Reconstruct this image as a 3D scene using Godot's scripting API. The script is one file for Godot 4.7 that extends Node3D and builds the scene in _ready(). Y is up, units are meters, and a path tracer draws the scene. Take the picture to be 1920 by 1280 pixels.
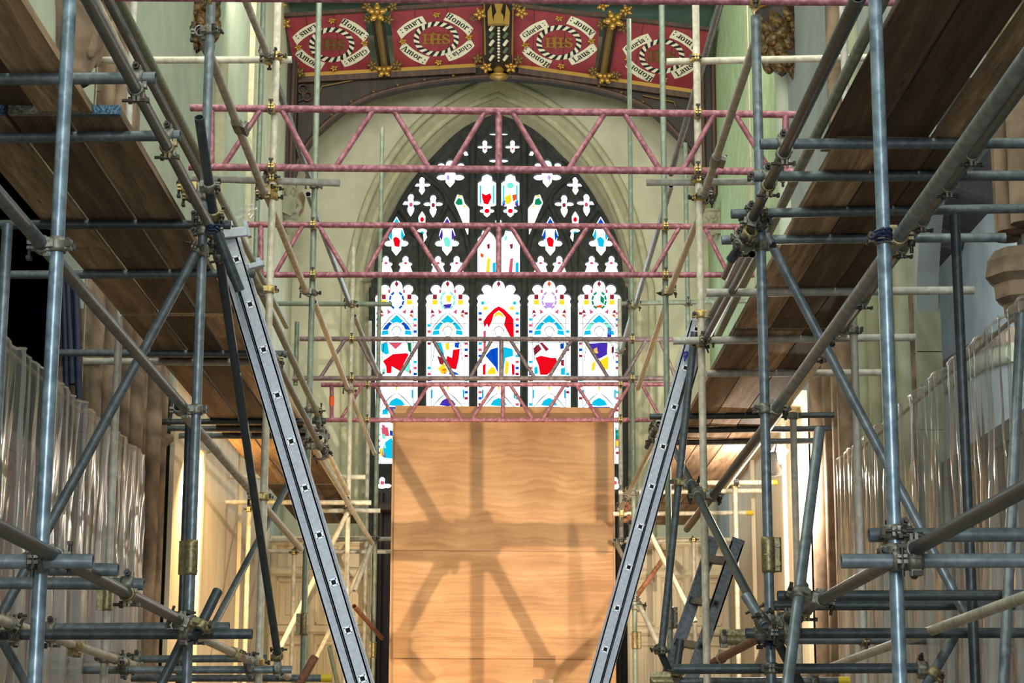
extends Node3D
# Church chancel seen through a birdcage scaffold. y up, metres, the nave runs along -z.
const F := 3726.0
const CO := Vector3(0, 1.6, 0)
const DW := 26.0            # distance to the east wall face
var CB: Basis
var M := {}
var used := {}
var pipes: Array = []
var rng := RandomNumberGenerator.new()
var coupler_mesh: ArrayMesh
var bolt_mesh: ArrayMesh
var sleeve_mesh: ArrayMesh

# ---------- geometry helpers ----------
func ray(px: float, py: float) -> Vector3:
	return CB * Vector3((px - 960.0) / F, (640.0 - py) / F, -1.0)

func at(px: float, py: float, d: float) -> Vector3:
	var r := ray(px, py)
	return CO + r * (d / -r.z)

func on_side(px: float, py: float, x: float) -> Vector3:   # where a sight line meets a wall x = const
	var r := ray(px, py)
	return CO + r * (x / r.x)

func on_plane(px: float, py: float, p: Vector3, n: Vector3) -> Vector3:
	var r := ray(px, py)
	return CO + r * (n.dot(p - CO) / n.dot(r))

func S() -> SurfaceTool:
	var st := SurfaceTool.new()
	st.begin(Mesh.PRIMITIVE_TRIANGLES)
	st.set_smooth_group(-1)
	return st

func numbered(n: String) -> String:
	if not used.has(n):
		used[n] = 0
		return n
	used[n] += 1
	return "%s_%03d" % [n, used[n]]

func fin(st: SurfaceTool, called: String, mat: Material, parent: Node3D = null) -> MeshInstance3D:
	st.generate_normals()
	return put(st.commit(), called, mat, parent)

func put(mesh: Mesh, called: String, mat: Material, parent: Node3D = null) -> MeshInstance3D:
	var mi := MeshInstance3D.new()
	mi.mesh = mesh
	mi.material_override = mat
	if parent == null:
		mi.name = numbered(called)
		add_child(mi, true)
	else:
		mi.name = called
		parent.add_child(mi, true)
		if parent.has_meta("category") or parent.has_meta("rooted"):
			mi.position = -parent.position
	return mi

func thing(called: String, label: String, category: String, base: Vector3, group := "") -> Node3D:
	var o := Node3D.new()
	o.name = numbered(called)
	add_child(o, true)
	o.position = base
	o.set_meta("label", label)
	o.set_meta("category", category)
	if group != "": o.set_meta("group", group)
	return o

func tag(o: Node3D, label: String, category: String, group := "") -> void:
	o.set_meta("label", label)
	o.set_meta("category", category)
	if group != "": o.set_meta("group", group)

func struct_root(called: String, base := Vector3.ZERO) -> Node3D:
	var o := Node3D.new()
	o.name = called
	add_child(o, true)
	o.position = base
	o.set_meta("kind", "structure")
	o.set_meta("rooted", true)
	return o

func struct(st: SurfaceTool, called: String, mat: Material) -> MeshInstance3D:
	var o := fin(st, called, mat)
	o.set_meta("kind", "structure")
	return o

func tri(st: SurfaceTool, a: Vector3, b: Vector3, c: Vector3) -> void:   # a b c anticlockwise from outside
	st.add_vertex(a); st.add_vertex(c); st.add_vertex(b)

func quad(st: SurfaceTool, a: Vector3, b: Vector3, c: Vector3, d: Vector3) -> void:
	tri(st, a, b, c); tri(st, a, c, d)

func hexa(st: SurfaceTool, p: Array) -> void:   # p[0..3] front ring anticlockwise, p[4..7] the ring behind it
	quad(st, p[0], p[1], p[2], p[3])
	quad(st, p[5], p[4], p[7], p[6])
	for i in 4:
		var j := (i + 1) % 4
		quad(st, p[i], p[i + 4], p[j + 4], p[j])

func box(st: SurfaceTool, c: Vector3, s: Vector3, b := Basis.IDENTITY) -> void:
	var h := s * 0.5
	var v: Array = []
	for z in [1, -1]:
		for k in [[-1, -1], [1, -1], [1, 1], [-1, 1]]:
			v.append(c + b * Vector3(k[0] * h.x, k[1] * h.y, z * h.z))
	hexa(st, v)

func lohi(st: SurfaceTool, lo: Vector3, hi: Vector3) -> void:
	box(st, (lo + hi) * 0.5, hi - lo)

func cbox(st: SurfaceTool, c: Vector3, s: Vector3, ch: float, b := Basis.IDENTITY) -> void:   # box with its front edges chamfered (front = +z)
	var h := s * 0.5
	var f: Array = []; var m: Array = []; var r: Array = []
	for k in [[-1, -1], [1, -1], [1, 1], [-1, 1]]:
		f.append(c + b * Vector3(k[0] * (h.x - ch), k[1] * (h.y - ch), h.z))
		m.append(c + b * Vector3(k[0] * h.x, k[1] * h.y, h.z - ch))
		r.append(c + b * Vector3(k[0] * h.x, k[1] * h.y, -h.z))
	quad(st, f[0], f[1], f[2], f[3])
	quad(st, r[1], r[0], r[3], r[2])
	for i in 4:
		var j := (i + 1) % 4
		quad(st, f[i], m[i], m[j], f[j])
		quad(st, m[i], r[i], r[j], m[j])

func frame_of(dir: Vector3, up := Vector3.UP) -> Basis:   # y along dir
	var y := dir.normalized()
	var x := up.cross(y)
	if x.length() < 0.01: x = Vector3.RIGHT.cross(y)
	if x.length() < 0.01: x = Vector3.BACK.cross(y)
	x = x.normalized()
	return Basis(x, y, x.cross(y).normalized())

func bar(st: SurfaceTool, a: Vector3, b: Vector3, w: float, h: float, up := Vector3.UP) -> void:
	box(st, (a + b) * 0.5, Vector3(w, a.distance_to(b), h), frame_of(b - a, up))

func tube(st: SurfaceTool, path: Array, r: float, n := 10, capped := true) -> void:
	st.set_smooth_group(1)
	var prev: Array = []
	var first: Array = []
	var up := Vector3(0.31, 0.77, 0.55)
	for i in path.size():
		var t: Vector3 = (path[mini(i + 1, path.size() - 1)] - path[maxi(i - 1, 0)])
		var fb := frame_of(t, up)
		var ring: Array = []
		for k in n:
			var a := TAU * k / n
			ring.append(path[i] + (fb.x * cos(a) + fb.z * sin(a)) * r)
		if i > 0:
			for k in n:
				var j := (k + 1) % n
				quad(st, prev[j], prev[k], ring[k], ring[j])
		else: first = ring
		prev = ring
	if capped:
		st.set_smooth_group(-1)
		for k in range(1, n - 1):
			tri(st, prev[0], prev[k + 1], prev[k])
			tri(st, first[0], first[k], first[k + 1])
	st.set_smooth_group(-1)

func hollow(st: SurfaceTool, a: Vector3, b: Vector3, r: float, wall: float, n := 18) -> void:
	var fb := frame_of(b - a)
	var o0: Array = []; var o1: Array = []; var i0: Array = []; var i1: Array = []
	var dirv := (b - a).normalized()
	for k in n:
		var t := TAU * k / n
		var u := fb.x * cos(t) + fb.z * sin(t)
		o0.append(a + u * r); o1.append(b + u * r)
		i0.append(a + u * (r - wall)); i1.append(b + u * (r - wall))
	var deep := minf(0.3, a.distance_to(b) * 0.45)
	for k in n:
		var j := (k + 1) % n
		st.set_smooth_group(1)
		quad(st, o0[j], o0[k], o1[k], o1[j])
		st.set_smooth_group(2)
		quad(st, i0[k], i0[j], i0[j] + dirv * deep, i0[k] + dirv * deep)
		quad(st, i1[j], i1[k], i1[k] - dirv * deep, i1[j] - dirv * deep)
		st.set_smooth_group(-1)
		quad(st, o0[k], o0[j], i0[j], i0[k])
		quad(st, o1[j], o1[k], i1[k], i1[j])

func ball(st: SurfaceTool, c: Vector3, rad: Vector3, b := Basis.IDENTITY, n := 8, m := 6) -> void:
	st.set_smooth_group(1)
	var rows: Array = []
	for i in m + 1:
		var p := PI * i / m
		var row: Array = []
		for k in n:
			var a := TAU * k / n
			row.append(c + b * Vector3(sin(p) * cos(a) * rad.x, cos(p) * rad.y, sin(p) * sin(a) * rad.z))
		rows.append(row)
	for i in m:
		for k in n:
			var j := (k + 1) % n
			if i > 0: tri(st, rows[i][k], rows[i][j], rows[i + 1][k])
			if i < m - 1: tri(st, rows[i][j], rows[i + 1][j], rows[i + 1][k])
	st.set_smooth_group(-1)

func lathe(st: SurfaceTool, base: Vector3, prof: Array, n := 16, b := Basis.IDENTITY, rounded := true) -> void:   # prof of Vector2(radius, height)
	st.set_smooth_group(1 if rounded else -1)
	for i in prof.size() - 1:
		for k in n:
			var a0 := TAU * k / n
			var a1 := TAU * (k + 1) / n
			var p := func(q: Vector2, a: float) -> Vector3: return base + b * Vector3(cos(a) * q.x, q.y, sin(a) * q.x)
			quad(st, p.call(prof[i], a1), p.call(prof[i], a0), p.call(prof[i + 1], a0), p.call(prof[i + 1], a1))
	st.set_smooth_group(-1)

func extr(st: SurfaceTool, poly: PackedVector2Array, o: Vector3, ux: Vector3, uy: Vector3, depth: float) -> void:
	# a flat outline given thickness: its face at o, its back depth behind it
	if Geometry2D.is_polygon_clockwise(poly):
		poly = poly.duplicate()
		poly.reverse()
	var n := ux.cross(uy).normalized()
	var f: Array = []; var bk: Array = []
	for q in poly:
		var p := o + ux * q.x + uy * q.y
		f.append(p); bk.append(p - n * depth)
	var t := Geometry2D.triangulate_polygon(poly)
	for i in range(0, t.size(), 3):
		var A := t[i]; var B := t[i + 1]; var C := t[i + 2]
		if (poly[B] - poly[A]).cross(poly[C] - poly[A]) < 0.0:
			var w := B; B = C; C = w
		tri(st, f[A], f[B], f[C])
		tri(st, bk[A], bk[C], bk[B])
	for i in poly.size():
		var j := (i + 1) % poly.size()
		quad(st, f[i], bk[i], bk[j], f[j])

func px_poly(pts: Array, d: float) -> PackedVector2Array:   # picture outline -> metres on the wall plane z = -d
	var out := PackedVector2Array()
	for q in pts:
		var p := at(q[0], q[1], d)
		out.append(Vector2(p.x, p.y))
	return out

func slab(st: SurfaceTool, pts: Array, d: float, depth: float) -> void:
	extr(st, px_poly(pts, d), Vector3(0, 0, -d), Vector3.RIGHT, Vector3.UP, depth)

func smooth_path(ctrl: Array, per := 6) -> Array:   # Catmull-Rom through picture or world points
	var out: Array = []
	for i in ctrl.size() - 1:
		var a = ctrl[maxi(i - 1, 0)]; var b = ctrl[i]; var c = ctrl[i + 1]; var e = ctrl[mini(i + 2, ctrl.size() - 1)]
		for k in per:
			var t := float(k) / per
			out.append((b * 2.0 + (c - a) * t + (a * 2.0 - b * 5.0 + c * 4.0 - e) * t * t + (b * 3.0 - a - c * 3.0 + e) * t * t * t) * 0.5)
	out.append(ctrl[-1])
	return out

# ---------- materials ----------
func solid(col: Color, rough := 0.7, metal := 0.0) -> StandardMaterial3D:
	var m := StandardMaterial3D.new()
	m.albedo_color = col
	m.roughness = rough
	m.metallic = metal
	m.cull_mode = BaseMaterial3D.CULL_DISABLED
	return m

func noise_tex(size: int, freq: float, lo: Color, hi: Color, seed_: int, stretch := Vector2.ONE, contrast := 1.0, oct := 4, mid := Color(0, 0, 0, 0)) -> ImageTexture:
	var nz := FastNoiseLite.new()
	nz.seed = seed_
	nz.noise_type = FastNoiseLite.TYPE_SIMPLEX_SMOOTH
	nz.frequency = 1.0
	nz.fractal_octaves = oct
	var img := Image.create(size, size, true, Image.FORMAT_RGB8)
	for y in size:
		for x in size:
			# wrap on a torus so that the repeats join
			var u := TAU * x / size; var v := TAU * y / size
			var fx := freq * stretch.x / TAU; var fy := freq * stretch.y / TAU
			var q := nz.get_noise_3d(cos(u) * fx + cos(v) * fy * 0.7, sin(u) * fx + 7.3, sin(v) * fy + cos(v) * fy * 0.31)
			var t := clampf(0.5 + q * contrast, 0.0, 1.0)
			img.set_pixel(x, y, lo.lerp(hi, t))
	img.generate_mipmaps()
	return ImageTexture.create_from_image(img)

func textured(tex: Texture2D, rough: float, metal: float, scale: Vector3, tint := Color.WHITE) -> StandardMaterial3D:
	var m := solid(tint, rough, metal)
	m.albedo_texture = tex
	m.uv1_triplanar = true
	m.uv1_world_triplanar = true
	m.uv1_scale = scale
	return m

func glow(col: Color, e: float) -> StandardMaterial3D:
	var m := solid(Color(0.03, 0.03, 0.03), 0.3)
	m.metallic_specular = 0.0
	m.roughness = 1.0
	m.emission_enabled = true
	m.emission = col
	m.emission_energy_multiplier = e
	return m

func wood_tex(w: int, h: int, seed_: int, lo: Color, hi: Color, knots: int, lines := 8.0) -> ImageTexture:   # grain along v
	var nz := FastNoiseLite.new()
	nz.seed = seed_
	nz.fractal_octaves = 4
	nz.frequency = 1.0
	var img := Image.create(w, h, true, Image.FORMAT_RGB8)
	var r := RandomNumberGenerator.new()
	r.seed = seed_
	var kn: Array = []
	for i in knots: kn.append(Vector3(r.randf() * w, r.randf() * h, r.randf_range(0.5, 1.0)))
	for y in h:
		for x in w:
			var u := float(x) / w; var v := float(y) / h
			var off := 0.0
			var dark := 0.0
			for k in kn:
				var dx: float = (x - k.x) / w; var dy: float = (y - k.y) / h
				var e := exp(-(dx * dx * 90.0 + dy * dy * 900.0))
				off += e * 0.35 * k.z
				dark += exp(-(dx * dx * 900.0 + dy * dy * 12000.0)) * 0.6
			var broad := nz.get_noise_2d(u * 2.2 + 9.0, v * 3.0)
			var ring := nz.get_noise_2d(u * lines + broad * (2.5 if lines < 10.0 else 1.1) + off * 9.0, v * (2.2 if lines < 10.0 else 1.0) + 40.0)
			var fine := nz.get_noise_2d(u * 70.0, v * 5.0 + 80.0)
			var t := clampf(0.5 + broad * 0.55 + ring * 0.42 + fine * 0.16 - dark, 0.0, 1.0)
			img.set_pixel(x, y, lo.lerp(hi, t))
	img.generate_mipmaps()
	return ImageTexture.create_from_image(img)

func make_materials() -> void:
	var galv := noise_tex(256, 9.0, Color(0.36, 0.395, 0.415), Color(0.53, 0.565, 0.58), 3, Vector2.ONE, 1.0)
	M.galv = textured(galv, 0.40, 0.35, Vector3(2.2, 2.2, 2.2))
	M.bright = textured(galv, 0.36, 0.4, Vector3(2.2, 2.2, 2.2), Color(1.12, 1.17, 1.2))  # brighter, bluer copy of galv: cool sheen of the near posts put into the tint
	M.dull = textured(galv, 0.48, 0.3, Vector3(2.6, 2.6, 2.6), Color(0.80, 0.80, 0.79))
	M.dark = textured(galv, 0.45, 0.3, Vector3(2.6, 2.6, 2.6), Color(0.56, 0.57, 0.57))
	var beige_tex := noise_tex(256, 8.0, Color(0.60, 0.58, 0.53), Color(0.78, 0.76, 0.71), 5, Vector2.ONE, 0.9)
	M.dusty = textured(beige_tex, 0.6, 0.15, Vector3(2, 2, 2))  # mottled beige tube tone
	M.pale = textured(beige_tex, 0.55, 0.1, Vector3(2, 2, 2), Color(1.15, 1.13, 1.08))  # lighter copy of the beige; on lamplit tubes it carries the glare
	M.rust = textured(noise_tex(256, 10.0, Color(0.38, 0.22, 0.14), Color(0.62, 0.42, 0.30), 8), 0.75, 0.1, Vector3(2.5, 2.5, 2.5))
	var ox := noise_tex(256, 12.0, Color(0.47, 0.25, 0.29), Color(0.74, 0.49, 0.53), 11, Vector2.ONE, 1.3)
	M.red_paint = textured(ox, 0.45, 0.1, Vector3(2, 2, 2))
	M.red_grey = textured(noise_tex(256, 12.0, Color(0.42, 0.33, 0.34), Color(0.62, 0.54, 0.53), 12, Vector2.ONE, 1.2), 0.5, 0.2, Vector3(2, 2, 2))
	M.green_tube = textured(beige_tex, 0.5, 0.2, Vector3(2, 2, 2), Color(0.72, 0.80, 0.76))
	M.brass = textured(noise_tex(128, 8.0, Color(0.42, 0.38, 0.27), Color(0.66, 0.60, 0.44), 21), 0.45, 0.6, Vector3(6, 6, 6))
	M.coupler = textured(noise_tex(128, 8.0, Color(0.34, 0.33, 0.30), Color(0.60, 0.58, 0.52), 22), 0.5, 0.5, Vector3(6, 6, 6))
	M.coupler_gold = solid(Color(0.76, 0.66, 0.42), 0.4, 0.5)
	M.bolt = solid(Color(0.26, 0.24, 0.22), 0.5, 0.6)
	M.alu = textured(noise_tex(256, 14.0, Color(0.60, 0.61, 0.64), Color(0.69, 0.70, 0.72), 31, Vector2.ONE, 0.8), 0.45, 0.3, Vector3(3, 3, 3))
	M.alu_dark = textured(noise_tex(256, 14.0, Color(0.30, 0.31, 0.32), Color(0.42, 0.43, 0.44), 32), 0.5, 0.3, Vector3(3, 3, 3))
	M.alu_bright = solid(Color(0.86, 0.87, 0.88), 0.4, 0.2)
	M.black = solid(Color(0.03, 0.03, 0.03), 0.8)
	M.blue_tape = solid(Color(0.07, 0.12, 0.24), 0.55)
	M.blue_paint = textured(noise_tex(128, 14.0, Color(0.06, 0.18, 0.32), Color(0.36, 0.50, 0.58), 33, Vector2.ONE, 1.6), 0.7, 0.0, Vector3(6, 6, 6))
	M.yellow = solid(Color(0.86, 0.74, 0.12), 0.5)
	M.orange = solid(Color(0.93, 0.36, 0.10), 0.5)
	M.boards = []
	for i in 5:
		var k: float = [1.12, 0.72, 0.95, 0.6, 1.28][i]
		var m := solid(Color(k, k, k).lerp(Color(k, k * 0.93, k * 0.84), 0.5 * (i % 2)), 0.85)
		m.albedo_texture = wood_tex(96, 640, 50 + i, Color(0.37, 0.29, 0.22), Color(0.66, 0.55, 0.44), 4)
		M.boards.append(m)
	M.ply = []
	for i in 3:
		var m := solid(Color(1, 1, 1), 0.6)
		m.albedo_texture = wood_tex(200, 900, 70 + i, Color(0.62, 0.43, 0.25), Color(0.77, 0.59, 0.40), 0, 26.0)
		M.ply.append(m)
	var pl := noise_tex(256, 6.0, Color(0.74, 0.72, 0.62), Color(0.80, 0.78, 0.68), 41)
	M.plaster = textured(pl, 0.9, 0.0, Vector3(0.5, 0.5, 0.5))
	M.stone_pale = textured(noise_tex(256, 10.0, Color(0.66, 0.64, 0.52), Color(0.76, 0.74, 0.63), 42), 0.9, 0.0, Vector3(0.8, 0.8, 0.8))
	M.plaster_green = textured(noise_tex(256, 5.0, Color(0.63, 0.66, 0.58), Color(0.69, 0.715, 0.64), 43), 0.9, 0.0, Vector3(0.4, 0.4, 0.4))
	M.plaster_green_lit = textured(noise_tex(256, 9.0, Color(0.60, 0.68, 0.50), Color(0.68, 0.75, 0.58), 61), 0.9, 0.0, Vector3(0.5, 0.5, 0.5))  # green light on the south chancel wall put into the plaster colour
	M.plaster_blue = textured(noise_tex(256, 5.0, Color(0.54, 0.565, 0.56), Color(0.60, 0.625, 0.615), 44), 0.9, 0.0, Vector3(0.4, 0.4, 0.4))
	M.stone_brown = textured(noise_tex(256, 8.0, Color(0.32, 0.26, 0.20), Color(0.58, 0.49, 0.40), 45, Vector2.ONE, 1.2), 0.9, 0.0, Vector3(0.7, 0.5, 0.7))
	M.stone_green = textured(noise_tex(256, 8.0, Color(0.50, 0.50, 0.40), Color(0.62, 0.62, 0.52), 46), 0.9, 0.0, Vector3(0.6, 0.4, 0.6))
	M.cream = textured(noise_tex(256, 4.0, Color(0.80, 0.74, 0.62), Color(0.86, 0.80, 0.69), 47), 0.75, 0.0, Vector3(0.7, 0.25, 0.7))
	M.tracery = textured(noise_tex(256, 10.0, Color(0.13, 0.14, 0.135), Color(0.22, 0.23, 0.215), 48), 0.85, 0.0, Vector3(1, 1, 1))  # dark tone stands for stone seen against the bright glass
	M.dark_wood = textured(noise_tex(256, 9.0, Color(0.10, 0.065, 0.05), Color(0.20, 0.135, 0.10), 49, Vector2(1, 0.3)), 0.55, 0.0, Vector3(1.5, 0.6, 1.5))
	M.brown_wood = textured(noise_tex(256, 9.0, Color(0.22, 0.14, 0.10), Color(0.34, 0.23, 0.17), 50, Vector2(1, 0.3)), 0.55, 0.0, Vector3(1.5, 0.6, 1.5))
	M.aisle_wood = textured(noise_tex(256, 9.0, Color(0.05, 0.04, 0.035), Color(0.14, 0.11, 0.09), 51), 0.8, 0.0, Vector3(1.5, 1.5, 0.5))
	M.gilt = solid(Color(0.68, 0.52, 0.24), 0.38, 0.6)
	M.gilt_dark = textured(noise_tex(128, 9.0, Color(0.20, 0.15, 0.08), Color(0.50, 0.38, 0.18), 62, Vector2.ONE, 1.4), 0.5, 0.4, Vector3(3, 3, 3))
	M.gilt_dull = solid(Color(0.46, 0.36, 0.19), 0.5, 0.4)
	M.panel_red = textured(noise_tex(256, 7.0, Color(0.50, 0.16, 0.19), Color(0.58, 0.20, 0.23), 52), 0.65, 0.0, Vector3(0.7, 0.7, 0.7))
	M.panel_teal = textured(noise_tex(256, 7.0, Color(0.50, 0.66, 0.62), Color(0.58, 0.72, 0.68), 53), 0.7, 0.0, Vector3(0.7, 0.7, 0.7))
	M.ivory = solid(Color(0.87, 0.84, 0.74), 0.7)
	M.ink = solid(Color(0.09, 0.08, 0.08), 0.7)
	M.moss = solid(Color(0.36, 0.42, 0.33), 0.7)
	M.floor = textured(noise_tex(256, 5.0, Color(0.55, 0.51, 0.46), Color(0.66, 0.62, 0.56), 54), 0.7, 0.0, Vector3(0.6, 0.6, 0.6))
	M.carved = textured(noise_tex(128, 8.0, Color(0.54, 0.52, 0.44), Color(0.64, 0.62, 0.53), 55), 0.9, 0.0, Vector3(3, 3, 3))
	M.tarp = solid(Color(0.06, 0.10, 0.62), 0.45)
	M.navy = solid(Color(0.10, 0.13, 0.22), 0.6)
	M.paper = solid(Color(0.88, 0.86, 0.80), 0.8)
	var sheet := solid(Color(0.88, 0.88, 0.87, 0.20), 0.22)
	sheet.transparency = BaseMaterial3D.TRANSPARENCY_ALPHA
	sheet.metallic_specular = 0.55
	M.polythene = sheet
	M.g = {
		"white": glow(Color(0.93, 0.98, 1.0), 2.6), "pale": glow(Color(0.78, 0.93, 1.0), 1.5), "cyan": glow(Color(0.06, 0.72, 0.86), 1.0),
		"blue": glow(Color(0.03, 0.32, 0.78), 0.9), "navy": glow(Color(0.10, 0.10, 0.62), 0.7), "purple": glow(Color(0.30, 0.20, 0.72), 0.8),
		"red": glow(Color(0.88, 0.02, 0.10), 1.0), "pink": glow(Color(0.86, 0.34, 0.42), 0.9), "rose": glow(Color(0.62, 0.16, 0.22), 0.8),
		"yellow": glow(Color(1.0, 0.80, 0.14), 1.1), "orange": glow(Color(0.90, 0.36, 0.12), 0.9), "green": glow(Color(0.06, 0.58, 0.38), 0.8),
		"mint": glow(Color(0.45, 0.86, 0.78), 1.1), "lilac": glow(Color(0.72, 0.58, 0.86), 1.0)}

# ---------- scene ----------
func _ready() -> void:
	rng.seed = 7
	CB = Basis(Vector3.UP, -0.00596) * Basis(Vector3.RIGHT, 0.2064) * Basis(Vector3.BACK, 0.00295)
	var cam := Camera3D.new()
	cam.name = "camera"
	cam.fov = 2.0 * rad_to_deg(atan(640.0 / F))
	cam.near = 0.1
	cam.far = 120.0
	add_child(cam)
	cam.transform = Transform3D(CB, CO)
	cam.current = true
	var we := WorldEnvironment.new()
	we.name = "world_environment"
	var env := Environment.new()
	env.background_mode = Environment.BG_COLOR
	env.background_color = Color(0.55, 0.62, 0.70)
	env.background_energy_multiplier = 0.5
	env.ambient_light_source = Environment.AMBIENT_SOURCE_DISABLED
	env.tonemap_mode = Environment.TONE_MAPPER_LINEAR
	env.tonemap_exposure = 1.17
	env.sdfgi_enabled = true
	env.ssao_enabled = true
	env.ssil_enabled = true
	we.environment = env
	add_child(we)
	# daylight: unseen west window and clerestory, placed to light scaffold and walls; the east window
	area("unseen_west_daylight", Vector3(0, 4.6, 8.6), Vector3(0, 4.0, -10), Vector2(3.4, 5.0), Color(0.92, 0.965, 1.0), 115.0)  # out of view behind the camera, placed to light the near tubes
	for d in [2.5, 7.5, 12.5]:
		for s in [-1.0, 1.0]:
			area("unseen_clerestory_daylight", Vector3(s * 2.72, 9.0, -d), Vector3(-s * 2.4, 7.6, -d - 2.5), Vector2(1.9, 1.7), Color(1.0, 0.99, 0.93), 16.0)  # out of view, placed to light the tube tops and upper walls
	for s in [-1.0, 1.0]:
		area("unseen_clerestory_daylight", Vector3(s * 2.6, 10.0, -19.5), Vector3(-s * 0.6, 7.8, -26.0), Vector2(1.6, 1.1), Color(1.0, 0.98, 0.91), 11.0)  # out of view, placed to light the upper east wall
	area("east_window_daylight", Vector3(0, 6.4, -DW + 0.05), Vector3(0, 4.5, 0), Vector2(2.6, 3.4), Color(0.9, 0.96, 1.0), 10.0)
	area("added_aisle_fill", Vector3(3.15, 5.4, -16.6), Vector3(5.2, 5.6, -20.0), Vector2(0.9, 1.2), Color(0.92, 0.96, 0.98), 42.0)  # added light hidden behind the pier to brighten the south aisle wall
	# work lamps: one behind each deck (built with its fitting below) and an unseen floor floodlight placed to light the hoarding
	make_materials()
	make_shared()
	build_shell()
	build_windows()
	build_roof()
	build_stone()
	build_screens()
	oak_screens()
	build_hoarding()
	build_scaffold()
	build_decks()
	build_girders()
	build_ladders()
	build_sheets()
	build_lamps()
	build_small()

func area(called: String, p: Vector3, target: Vector3, size: Vector2, col: Color, e: float) -> void:
	var l := AreaLight3D.new()
	l.name = called
	l.area_size = size
	l.light_color = col
	l.light_energy = e
	l.area_normalize_energy = true
	l.shadow_enabled = true
	l.set("area_range", 60.0)
	l.set("omni_range", 60.0)
	add_child(l, true)
	l.look_at_from_position(p, target, Vector3.UP)

# ---------- the church ----------
const EAST_OUT := [[645, 1300], [645, 620], [655, 510], [680, 405], [718, 320], [780, 237], [850, 184], [934, 146]]
const EAST_IN := [[697, 1300], [697, 610], [704, 520], [728, 430], [765, 355], [820, 290], [872, 243], [934, 217]]

func arch_line(src: Array, d: float) -> Array:   # both halves, foot to foot, smooth
	var left: Array = []
	for q in src: left.append(Vector2(q[0], q[1]))
	var l := smooth_path(left, 5)
	var out: Array = []
	for q in l: out.append(at(q.x, q.y, d))
	for i in range(l.size() - 2, -1, -1): out.append(at(1868.0 - l[i].x, l[i].y + 2.0, d))
	out[0].y = 0.0
	out[-1].y = 0.0
	return out

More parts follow.
